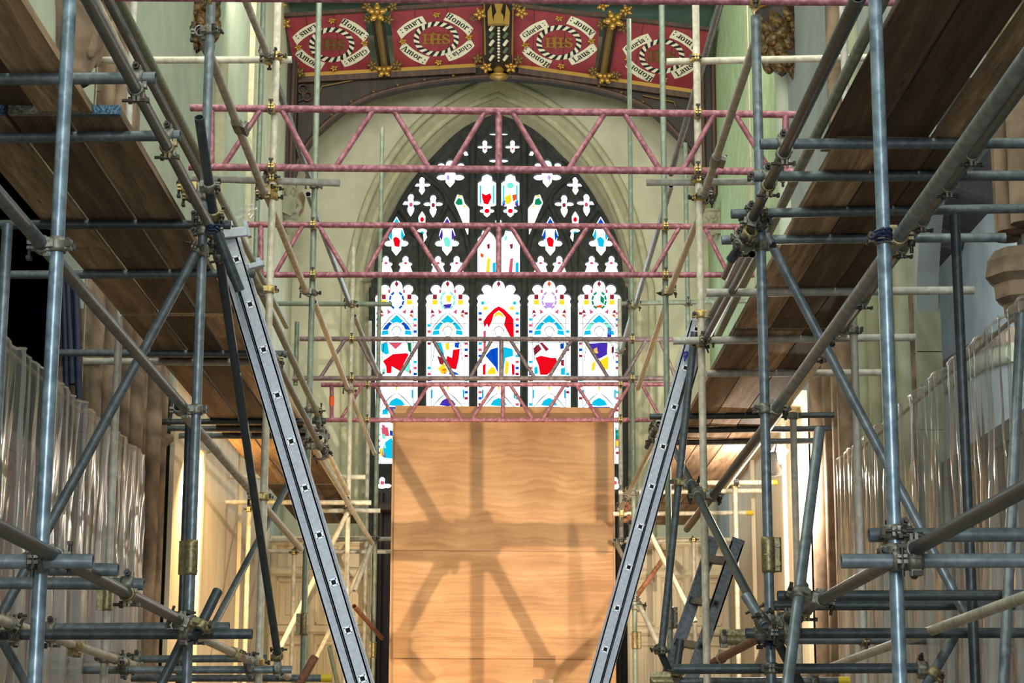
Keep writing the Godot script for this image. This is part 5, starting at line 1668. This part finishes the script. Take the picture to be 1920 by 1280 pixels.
func half(p: Dictionary, pos: Vector3, toward: Vector3, mat: String) -> void:
	var y: Vector3 = (p.b - p.a).normalized()
	var x := (toward - y * toward.dot(y)).normalized()
	if x.length() < 0.5: return
	var t: Node3D = p.n
	var mi := MeshInstance3D.new()
	mi.mesh = coupler_mesh
	mi.material_override = M[mat]
	mi.name = "coupler"
	t.add_child(mi, true)
	mi.transform = Transform3D(Basis(x, y, x.cross(y)), pos - t.position)
	var b := MeshInstance3D.new()
	b.mesh = bolt_mesh
	b.material_override = M.bolt
	b.name = "bolt"
	mi.add_child(b, true)

# ---------- scaffold boards ----------
func board(side: String, label: String, x0: float, x1: float, d0: float, d1: float, y: float, mi: int, end_mat: Material) -> void:
	var t := thing("scaffold_board", label, "scaffold board", Vector3(x0, y, -d0), side + " deck boards")
	var xa := minf(x0, x1); var xb := maxf(x0, x1)
	var st := S()
	var off := rng.randf()
	var P := [Vector3(xa, y, -d0), Vector3(xb, y, -d0), Vector3(xb, y, -d1), Vector3(xa, y, -d1)]
	var up := Vector3(0, 0.038, 0)
	var sag := Vector3(0, -0.006 * rng.randf(), 0)
	P[2] += sag; P[3] += sag * rng.randf()
	var put_q := func(a: Vector3, b: Vector3, c: Vector3, e: Vector3, ua: Vector2, ub: Vector2, uc: Vector2, ue: Vector2) -> void:
		for k in [[a, ua], [c, uc], [b, ub], [a, ua], [e, ue], [c, uc]]:
			st.set_uv(k[1] + Vector2(0, off)); st.add_vertex(k[0])
	var L := (d1 - d0) / 4.0
	put_q.call(P[3], P[2], P[1], P[0], Vector2(0, L), Vector2(1, L), Vector2(1, 0), Vector2(0, 0))
	put_q.call(P[0] + up, P[1] + up, P[2] + up, P[3] + up, Vector2(0, 0), Vector2(1, 0), Vector2(1, L), Vector2(0, L))
	put_q.call(P[0], P[1], P[1] + up, P[0] + up, Vector2(0.1, 0), Vector2(0.9, 0), Vector2(0.9, 0.01), Vector2(0.1, 0.01))
	put_q.call(P[2], P[3], P[3] + up, P[2] + up, Vector2(0.1, 0), Vector2(0.9, 0), Vector2(0.9, 0.01), Vector2(0.1, 0.01))
	put_q.call(P[1], P[2], P[2] + up, P[1] + up, Vector2(0.2, 0), Vector2(0.2, L), Vector2(0.36, L), Vector2(0.36, 0))
	put_q.call(P[3], P[0], P[0] + up, P[3] + up, Vector2(0.6, L), Vector2(0.6, 0), Vector2(0.76, 0), Vector2(0.76, L))
	fin(st, "plank", M.boards[mi], t)
	for e in [0, 1]:
		st = S()
		var z := -d0 + 0.001 if e == 0 else -d1 - 0.001
		var y2: float = y if e == 0 else y + sag.y
		lohi(st, Vector3(xa - 0.001, y2 - 0.001, minf(z, z + (-0.035 if e == 0 else 0.035))), Vector3(xb + 0.001, y2 + 0.039, maxf(z, z + (-0.035 if e == 0 else 0.035))))
		fin(st, "end_band", end_mat if e == 0 else M.coupler, t)

func build_decks() -> void:
	var rank := ["inner edge", "middle", "outer edge"]
	var len_n := ["nearest", "second", "third", "fourth", "farthest"]
	var xs := [-1.62, -1.865, -2.11]
	var segs := [[4.2, 8.05, 4.266], [8.06, 11.95, 4.266], [11.97, 15.85, 4.266], [15.87, 19.7, 4.266], [19.72, 23.1, 4.266]]
	for s in 5:
		for k in 3:
			if s == 0 and k == 0: continue
			var x: float = xs[k] + (0.135 if s == 0 else 0.0)
			board("north", "weathered scaffold board of the north deck, %s board of the %s length%s" % [rank[k], len_n[s], ", blue-painted end" if s == 1 and k != 1 else ""], x, x - 0.225, segs[s][0], (8.5 if s == 0 and k == 2 else segs[s][1]), segs[s][2] + (0.04 if s == 0 and k == 2 else 0.0), (s * 2 + k * 3 + k) % 5, M.blue_paint if s == 1 and k != 1 else M.coupler)
	var xr := [1.49, 1.715, 1.94]
	var segr := [[4.2, 8.42, 4.266], [8.44, 12.3, 4.266], [12.32, 16.2, 4.266], [16.22, 20.0, 4.266], [20.02, 23.1, 4.266]]
	for s in 5:
		for k in 3:
			var x: float = xr[k] - (0.035 if s == 0 else 0.0)
			board("south", "weathered scaffold board of the south deck, %s board of the %s length%s" % [rank[k], len_n[s], ", blue-painted end" if s == 1 and k == 2 else ""], x, x + 0.215, segr[s][0], segr[s][1] + (0.25 if s == 0 and k < 2 else 0.0), segr[s][2] + (0.04 if s == 0 and k < 2 else 0.0), (s * 3 + k * 2 + 1) % 5, M.blue_paint if s == 1 and k == 2 else M.boards[1])

# ---------- ladder beams ----------
func girder(label: String, d: float, t0: Array, t1: Array, b0: Array, b1: Array, vert: Array, diag: Array, mat: String, posts: Array) -> void:
	var o := at(b0[0], b0[1], d)
	var t := thing("ladder_beam", label, "scaffold girder", o, "ladder beams across the chancel")
	var st := S()
	hollow(st, at(t0[0], t0[1], d), at(t1[0], t1[1], d), 0.0242, 0.004)
	fin(st, "chord", M[mat], t)
	st = S()
	hollow(st, at(b0[0], b0[1], d), at(b1[0], b1[1], d), 0.0242, 0.004)
	fin(st, "chord", M[mat], t)
	var on := func(x: float, top: bool) -> Vector3:
		var a: Array = t0 if top else b0
		var b: Array = t1 if top else b1
		return at(x, lerpf(a[1], b[1], (x - a[0]) / (b[0] - a[0])), d)
	for x in vert:
		st = S()
		tube(st, [on.call(x, false), on.call(x, true)], 0.0225, 12)
		fin(st, "upright", M[mat], t)
	for q in diag:
		st = S()
		tube(st, [on.call(q[1], false), on.call(q[0], true)], 0.0185, 12)
		fin(st, "lacing_bar", M[mat], t)
	for x in posts:
		for top in [true, false]:
			var c: Vector3 = on.call(x, top)
			var mi := MeshInstance3D.new()
			mi.mesh = coupler_mesh
			mi.material_override = M.coupler_gold
			mi.name = "coupler"
			t.add_child(mi, true)
			mi.transform = Transform3D(Basis(Vector3(0, 0, -1), Vector3.RIGHT, Vector3(0, -1, 0)), c - t.position)
			var bo := MeshInstance3D.new()
			bo.mesh = bolt_mesh
			bo.material_override = M.bolt
			bo.name = "bolt"
			mi.add_child(bo, true)

func build_girders() -> void:
	girder("red-painted ladder beam at the very top edge, only its lower chord in view", 9.4, [140, -146], [1690, -134], [150, -7], [1677, 3], [200, 935, 1640], [[420, 350], [440, 520], [680, 600], [1190, 1270]], "red_paint", [388, 1415])
	girder("uppermost complete red ladder beam, in front of the window's pointed head", 12.55, [357, 202], [1508, 215], [354, 313], [1510, 322], [396, 935, 1473], [[490, 418], [527, 588], [700, 628], [738, 805], [910, 846], [960, 1025], [1135, 1065], [1170, 1238], [1340, 1280], [1378, 1445]], "red_paint", [509, 1308])
	girder("second red ladder beam down, in front of the window tracery", 15.55, [459, 421], [1394, 425], [479, 515], [1414, 515], [489, 935, 1381], [[568, 515], [597, 652], [736, 684], [770, 828], [920, 858], [957, 1013], [1103, 1045], [1132, 1190], [1275, 1222], [1320, 1366]], "red_paint", [587, 1248])
	girder("grey ladder beam crossing the saints in the stained glass", 19.55, [562, 635], [1264, 636], [548, 709], [1256, 709], [940], [[648, 600], [672, 710], [790, 745], [811, 853], [923, 881], [956, 1003], [1073, 1028], [1096, 1141], [1212, 1170], [1237, 1267]], "red_grey", [660, 1186])
	girder("thin red ladder beam just over the top of the plywood hoarding", 20.85, [602, 721], [1290, 720], [611, 787], [1228, 787], [622, 943], [[680, 638], [703, 741], [804, 762], [825, 865], [928, 884], [956, 1000], [1059, 1017], [1080, 1125], [1181, 1141], [1203, 1240]], "red_paint", [689, 1163])
	var tagm := thing("warning_tag", "small orange plastic tag wrapped round the end upright of the thin red beam", "tag", at(622, 752, 20.85))
	var st := S()
	var c := at(622, 752, 20.85)
	hollow(st, c - Vector3(0, 0.05, 0), c + Vector3(0, 0.05, 0), 0.028, 0.004, 12)
	fin(st, "sleeve", M.orange, tagm)

# ---------- ladders ----------
func ladder(label: String, a: Vector2, b: Vector2, hole0: Vector2, hole1: Vector2, count: int, d: float, gap: float, side: float, second: bool, mat: Material, wide := 0.074, aside := 0.0) -> Node3D:
	# a: head, b: foot (picture), holes: first and last rung end seen
	var A := at(a.x, a.y, d); var B := at(b.x, b.y, d)
	var t := thing("extension_ladder" if second else "ladder", label, "ladder", B)
	var u := (B - A).normalized()
	var w := u.cross(Vector3(0, 0, 1)).normalized() * side
	var fb := Basis(w, u, w.cross(u))
	if fb.determinant() < 0: fb = Basis(w, u, u.cross(w))

	for r in [[0.0, 0.0, wide], [aside, gap, wide]] + ([[0.066, 0.05, 0.055], [0.066, gap - 0.05, 0.055]] if second else []):
		var st := S()
		var off: Vector3 = w * r[0] + Vector3(0, 0, -r[1])
		box(st, (A + B) * 0.5 + off, Vector3(r[2], A.distance_to(B), 0.010), Basis(w, u, Vector3(0, 0, 1)))
		for e in [-1.0, 1.0]:
			box(st, (A + B) * 0.5 + off + w * e * (r[2] * 0.5 - 0.004) + Vector3(0, 0, -0.010 if r[1] < gap * 0.5 else 0.010), Vector3(0.010, A.distance_to(B), 0.030), Basis(w, u, Vector3(0, 0, 1)))
		fin(st, "stile" if r[0] == 0.0 or r[0] == aside else "sliding_stile", mat, t)
	var h0 := at(hole0.x, hole0.y, d); var h1 := at(hole1.x, hole1.y, d)
	for k in range(-1, count + 3):
		var p := h0.lerp(h1, float(k) / (count - 1))
		if (p - A).dot(u) < 0.04 or (p - A).dot(u) > A.distance_to(B) - 0.04: continue
		var st := S()
		var bb := Basis(w, u, Vector3(0, 0, 1)) * Basis(Vector3.BACK, 0.2)
		for e in [[0.0, 0.017, 0.042, 0.009], [0.0, -0.017, 0.042, 0.009], [0.017, 0.0, 0.009, 0.042], [-0.017, 0.0, 0.009, 0.042]]:
			var q := p + bb * Vector3(e[0], e[1], 0)
			bar(st, q + Vector3(0, 0, 0.010), q + w * aside + Vector3(0, 0, -gap), e[3], e[2], w)
		var rg := fin(st, "rung", M.alu_bright if second else mat, t)
		st = S()
		box(st, p + Vector3(0, 0, -0.0), Vector3(0.027, 0.027, 0.012), bb)
		fin(st, "rung_hollow_shade", M.black, rg)  # black block stands for the shade inside the rung
	for e in [A, B]:
		var st := S()
		cbox(st, e, Vector3(wide + 0.004, 0.03, 0.016), 0.003, Basis(w, u, Vector3(0, 0, 1)))
		fin(st, "end_cap", mat, t)
		st = S()
		cbox(st, e + w * aside + Vector3(0, 0, -gap), Vector3(wide + 0.004, 0.03, 0.016), 0.003, Basis(w, u, Vector3(0, 0, 1)))
		fin(st, "end_cap", mat, t)
	return t

func build_ladders() -> void:
	var t := ladder("long silver extension ladder leaning out from the north deck, open square rung ends", Vector2(424, 422), Vector2(712, 1380), Vector2(444, 487), Vector2(680, 1272), 10, 10.7, 0.36, 1.0, true, M.alu)
	var st := S()
	cbox(st, at(438, 436, 10.66), Vector3(0.16, 0.055, 0.02), 0.004, Basis(Vector3.BACK, 0.10))
	box(st, at(464, 430, 10.68), Vector3(0.02, 0.09, 0.05), Basis(Vector3.BACK, 0.3))
	fin(st, "guide_bracket", M.alu, t)
	st = S()
	cbox(st, at(480, 497, 10.66), Vector3(0.09, 0.03, 0.03), 0.004, Basis(Vector3.BACK, 0.25))
	cbox(st, at(486, 494, 10.69), Vector3(0.03, 0.06, 0.04), 0.004, Basis(Vector3.BACK, 0.25))
	fin(st, "guide_bracket", M.alu, t)
	t = ladder("silver extension ladder leaning out from the south deck with a blue marking near its head", Vector2(1307, 600), Vector2(1102, 1330), Vector2(1285, 690), Vector2(1135, 1217), 8, 12.9, 0.36, -1.0, true, M.alu)
	st = S()
	bar(st, at(1280, 662, 12.885), at(1290, 659, 12.885), 0.012, 0.004, Vector3.BACK)
	bar(st, at(1281, 668, 12.885), at(1291, 666, 12.885), 0.012, 0.004, Vector3.BACK)
	bar(st, at(1283, 676, 12.885), at(1290, 661, 12.885), 0.012, 0.004, Vector3.BACK)
	fin(st, "blue_marking", M.tarp, t)
	ladder("short dull grey ladder slanting up at the lower south side behind the third post", Vector2(1384, 1014), Vector2(1272, 1346), Vector2(1369, 1052), Vector2(1315, 1212), 3, 12.95, 0.33, -1.0, false, M.alu_dark, 0.082, -0.13)

# ---------- hanging polythene ----------
func sheet(label: String, s: float, d0: float, d1: float, top: float) -> void:
	var t := thing("polythene_sheet", label, "plastic sheet", Vector3(s * 2.58, 0.2, -d0))
	var nu := 300; var nv := 30
	var nz := FastNoiseLite.new()
	nz.seed = 12 + int(s)
	nz.frequency = 1.0
	var st := S()
	st.set_smooth_group(1)
	var g: Array = []
	for j in nv + 1:
		var row: Array = []
		for i in nu + 1:
			var u := float(i) / nu; var v := float(j) / nv
			var d := lerpf(d0, d1, u)
			var amp := 0.022 + 0.05 * minf(v * 1.6, 1.0)
			var f := sin(d * 21.0 + 2.6 * nz.get_noise_2d(d * 1.3, 0.0) * 3.0 + v * 0.5) * 0.55 + nz.get_noise_2d(d * 5.0, v * 0.8) * 1.1 + 0.30 * sin(d * 47.0 + 3.0 * nz.get_noise_2d(d * 2.0, v * 1.5))
			var crease := nz.get_noise_2d(d * 16.0 + v * 6.0, v * 7.0 - d * 3.0) * 0.012
			var y := lerpf(top - 0.012 * absf(sin(d * 6.3)) + 0.02 * nz.get_noise_2d(d * 4.0, 9.0), 0.15, v)
			row.append(Vector3(s * (2.56 - f * amp - crease), y, -d - 0.02 * f * v))
		g.append(row)
	for j in nv:
		for i in nu:
			if s < 0: quad(st, g[j + 1][i], g[j + 1][i + 1], g[j][i + 1], g[j][i])
			else: quad(st, g[j + 1][i + 1], g[j + 1][i], g[j][i], g[j][i + 1])
	fin(st, "film", M.polythene, t)
	st = S()
	var hem: Array = []
	for i in range(0, nu + 1, 3): hem.append(g[0][i])
	tube(st, hem, 0.008, 6)
	fin(st, "hem", M.polythene, t)
	st = S()
	tube(st, [Vector3(s * 2.62, top - 0.02, -d0 + 0.1), Vector3(s * 2.62, top - 0.02, -d1)], 0.012, 8)
	fin(st, "batten", M.boards[0], t)

func scrap(label: String, c: Vector3, w: float, h: float, seed_: int) -> void:
	var t := thing("polythene_scrap", label, "plastic scrap", c)
	var nz := FastNoiseLite.new()
	nz.seed = seed_
	nz.frequency = 1.0
	var st := S()
	var g: Array = []
	for j in 9:
		var row: Array = []
		for i in 9:
			var u := i / 8.0 - 0.5; var v := j / 8.0 - 0.5
			row.append(c + Vector3(u * w * (1.0 - 0.4 * absf(v)), v * h + u * h * 0.4, 0.06 * nz.get_noise_2d(u * 6.0, v * 6.0)))
		g.append(row)
	for j in 8:
		for i in 8: quad(st, g[j][i], g[j][i + 1], g[j + 1][i + 1], g[j + 1][i])
	fin(st, "film", M.polythene, t)

func build_sheets() -> void:
	sheet("clear polythene sheet hung in folds across the north arcade, crinkled along its top", -1.0, 9.2, 14.2, 3.73)
	sheet("clear polythene sheet hung in folds across the south arcade below the blue-grey wall", 1.0, 8.6, 14.9, 3.82)
	scrap("torn scrap of clear plastic stuck out over the head of the north ladder", at(460, 398, 13.6), 0.17, 0.11, 3)
	scrap("scrap of clear plastic caught at the head of the south ladder", at(1324, 585, 12.75), 0.10, 0.22, 4)
	# blue tarpaulin in the dark north aisle
	var t := thing("tarpaulin", "bright blue tarpaulin sagging in the black north aisle", "tarpaulin", on_side(50, 580, -4.7))
	var st := S()
	var up: Array = []; var lo: Array = []
	for i in 13:
		var u := i / 12.0
		up.append(on_side(-10 + u * 104, 560 + u * u * 26, -4.7 + 0.05 * sin(u * 9.0)))
		lo.append(on_side(-10 + u * 104, 588 + u * 4, -4.62 + 0.06 * sin(u * 7.0)))
	for i in 12:
		var ma: Vector3 = up[i].lerp(lo[i], 0.5) + Vector3(0.08, 0, 0)
		var mb: Vector3 = up[i + 1].lerp(lo[i + 1], 0.5) + Vector3(0.08, 0, 0)
		quad(st, lo[i], lo[i + 1], mb, ma)
		quad(st, ma, mb, up[i + 1], up[i])
	fin(st, "sheet", M.tarp, t)
	var q := thing("tarpaulin_strip", "narrow dark blue tarpaulin strips hanging at the jamb of the black north arch", "tarpaulin", at(140, 780, 13.5))
	for k in [[113, 125, 760], [122, 138, 700], [136, 150, 790]]:
		st = S()
		tube(st, smooth_path([at(k[0] + 4, 515, 13.2), at(k[0] + 8, 600, 13.17), at(k[0] + 14, k[2] + 20, 13.15)], 4), 0.026, 8)
		fin(st, "strip", M.navy, q)

# ---------- lamps ----------
func floodlight(label: String, c: Vector3, aim: Vector3, col: Color, e: float, s: float) -> void:
	var t := thing("work_lamp", label, "work lamp", c)
	var f := (aim - c).normalized()
	var b := frame_of(f, Vector3.UP)
	var st := S()
	lathe(st, c, [Vector2(0.01, -0.16), Vector2(0.035, -0.16), Vector2(0.04, -0.05), Vector2(0.065, 0.0), Vector2(0.07, 0.03), Vector2(0.064, 0.03), Vector2(0.055, 0.0), Vector2(0.01, -0.01)], 14, b)
	fin(st, "housing", M.alu, t)
	st = S()
	lathe(st, c + f * 0.012, [Vector2(0.0, 0.0), Vector2(0.055, 0.0), Vector2(0.055, 0.006), Vector2(0.0, 0.006)], 14, b)
	fin(st, "lens", glow(col, 5.0), t)
	st = S()
	tube(st, [c, c + Vector3(0, 0.12, 0), c + Vector3(0, at(383, 815, 16.6).y - at(383, 838, 17.0).y if s < 0 else at(1452, 830, 16.73).y - c.y, (0.45 if s < 0 else 0.17))], 0.008, 6)
	fin(st, "bracket", M.coupler, t)
	var l: Light3D = SpotLight3D.new() if s < 0 else OmniLight3D.new()
	l.name = "lamp_light"
	l.light_color = col
	l.light_energy = e
	l.light_size = 0.05
	if l is SpotLight3D:
		l.spot_range = 60.0
		l.spot_attenuation = 2.0
		l.spot_angle = 78.0
		l.spot_angle_attenuation = 0.7
	else:
		l.omni_range = 60.0
		l.omni_attenuation = 2.0
	l.shadow_enabled = true
	t.add_child(l, true)
	l.position = f * 0.06
	l.basis = Basis.looking_at(f, Vector3.RIGHT)

func build_lamps() -> void:
	var a := at(383, 838, 17.0)
	floodlight("yellow-burning work lamp clipped under the north deck behind the spliced post", a, a + Vector3(-0.25, -0.8, -0.35), Color(1.0, 0.84, 0.56), 15.0, -1.0)
	var b := at(1452, 882, 16.9)
	floodlight("white-burning work lamp pointing down from under the south deck beside a paper notice", b, b + Vector3(0.10, -0.8, -0.35), Color(1.0, 0.94, 0.86), 8.0, 1.0)
	var t := thing("unseen_floor_floodlight", "unseen floodlight on the floor below the view, placed to light the hoarding", "floodlight", Vector3(0.1, 0, -8.95))
	var st := S()
	box(st, Vector3(0.1, 0.2, -8.86), Vector3(0.22, 0.16, 0.08))
	fin(st, "housing", M.dark, t)
	st = S()
	box(st, Vector3(0.1, 0.2, -8.905), Vector3(0.19, 0.13, 0.006))
	fin(st, "lens", glow(Color(1.0, 0.86, 0.66), 5.0), t)
	st = S()
	for s in [-1.0, 1.0]: tube(st, [Vector3(0.1 + s * 0.12, 0.2, -8.86), Vector3(0.1 + s * 0.12, 0.01, -8.86), Vector3(0.1 + s * 0.12, 0.01, -8.7)], 0.01, 6)
	fin(st, "stand", M.coupler, t)
	var l := SpotLight3D.new()  # below the view, placed to light the hoarding
	l.name = "unseen_hoarding_light"
	l.light_color = Color(1.0, 0.92, 0.80)
	l.light_energy = 104.0
	l.light_size = 0.012
	l.spot_range = 60.0
	l.spot_attenuation = 2.0
	l.spot_angle = 11.0
	l.spot_angle_attenuation = 0.6
	l.shadow_enabled = true
	add_child(l, true)
	l.look_at_from_position(Vector3(0.1, 0.2, -9.0), at(945, 1020, 21.0), Vector3.UP)

# ---------- small things ----------
func tape_wind(label: String, p: Vector3, axis: Vector3, r: float, tail: Vector3) -> void:
	var t := thing("tape_wrap", label, "tape", p)
	var st := S()
	var fb := frame_of(axis)
	for k in 3:
		var pth: Array = []
		for j in 15: pth.append(p + fb.y * (0.012 * (k - 1) + 0.004 * sin(j + k)) + (fb.x * cos(TAU * j / 14.0) + fb.z * sin(TAU * j / 14.0)) * (r + 0.003))
		tube(st, pth, 0.005, 6, false)
	fin(st, "winding", M.blue_tape, t)
	st = S()
	tube(st, smooth_path([p + Vector3(0, 0, r), p + tail * 0.5 + Vector3(0, 0.01, r), p + tail + Vector3(0, 0, r)], 4), 0.006, 6)
	fin(st, "tail", M.blue_tape, t)

func build_small() -> void:
	tape_wind("dark blue strap wound round the blue-lit south post at the guard ledger", at(1656, 440, 6.4), Vector3.UP, 0.0245, Vector3(-0.05, -0.03, 0.03))
	tape_wind("blue tape wound round the knot where the spliced south post meets the boards", at(1427, 400, 9.5), Vector3.UP, 0.03, Vector3(0.03, -0.05, 0.04))
	tape_wind("blue tape wound round the knot at the head of the south ladder", at(1320, 648, 12.6), Vector3.UP, 0.03, Vector3(0.02, -0.06, 0.04))
	tape_wind("blue tape wound round the low knot of the spliced north post", at(358, 1196, 9.5), Vector3.UP, 0.03, Vector3(0.0, 0.05, 0.05))
	tape_wind("blue tape on the coupler at the top of the long leaning tube", at(399, 430, 9.3), Vector3.UP, 0.03, Vector3(0.05, 0.0, 0.03))
	tape_wind("faded blue tape high on the foot of the spliced south post", at(1443, 1205, 9.5), Vector3.UP, 0.0245, Vector3(0.0, -0.03, 0.02))
	var n := thing("paper_notice", "white printed paper notice hanging askew beside the south work lamp", "notice", at(1460, 850, 17.2))
	var st := S()
	var c := at(1459, 850, 17.2)
	var b := Basis(Vector3.BACK, -0.55)
	box(st, c, Vector3(0.13, 0.15, 0.003), b)
	fin(st, "sheet", M.paper, n)
	for k in 5:
		st = S()
		box(st, c + b * Vector3(-0.03 + 0.018 * k, 0.005, 0.003), Vector3(0.004, 0.085 - 0.012 * (k % 2), 0.002), b)
		fin(st, "printed_line", M.alu_dark, n)
	st = S()
	tube(st, [c + b * Vector3(0, 0.075, 0), at(1463, 829, 16.76)], 0.003, 5)
	fin(st, "string", M.paper, n)
	var r := thing("rope", "blue rope draped along the north board edge behind the ladder", "rope", at(455, 600, 11.0))
	st = S()
	tube(st, smooth_path([at(444, 574, 11.4), at(455, 584, 11.4), at(450, 600, 11.4), at(462, 612, 11.5), at(458, 626, 11.5), at(470, 634, 11.5)], 5), 0.014, 7)
	fin(st, "strand", M.blue_tape, r)
	var f := thing("timber_offcut", "brown timber offcut leaning at the bottom edge beside the spliced south post", "timber", at(1412, 1290, 13.8))
	st = S()
	bar(st, at(1404, 1300, 13.8), at(1436, 1212, 13.8), 0.06, 0.10, Vector3.BACK)
	fin(st, "offcut", M.boards[4], f)
	var g := thing("wooden_block", "pale wooden block peeping over the bottom edge in front of the hoarding", "block", at(1018, 1286, 19.6))
	st = S()
	cbox(st, at(1018, 1282, 19.6), Vector3(0.2, 0.09, 0.12), 0.01)
	fin(st, "block", M.boards[4], g)
	var o := thing("rag", "pinkish rag caught on the tube ends by the hoarding's south edge", "rag", at(1178, 962, 20.7))
	st = S()
	for k in 7: ball(st, at(1176 + 5 * sin(k * 1.7), 945 + k * 5, 20.6), Vector3(0.035, 0.03, 0.025), Basis(Vector3.BACK, k * 1.1), 7, 5)
	fin(st, "cloth", M.rust, o)
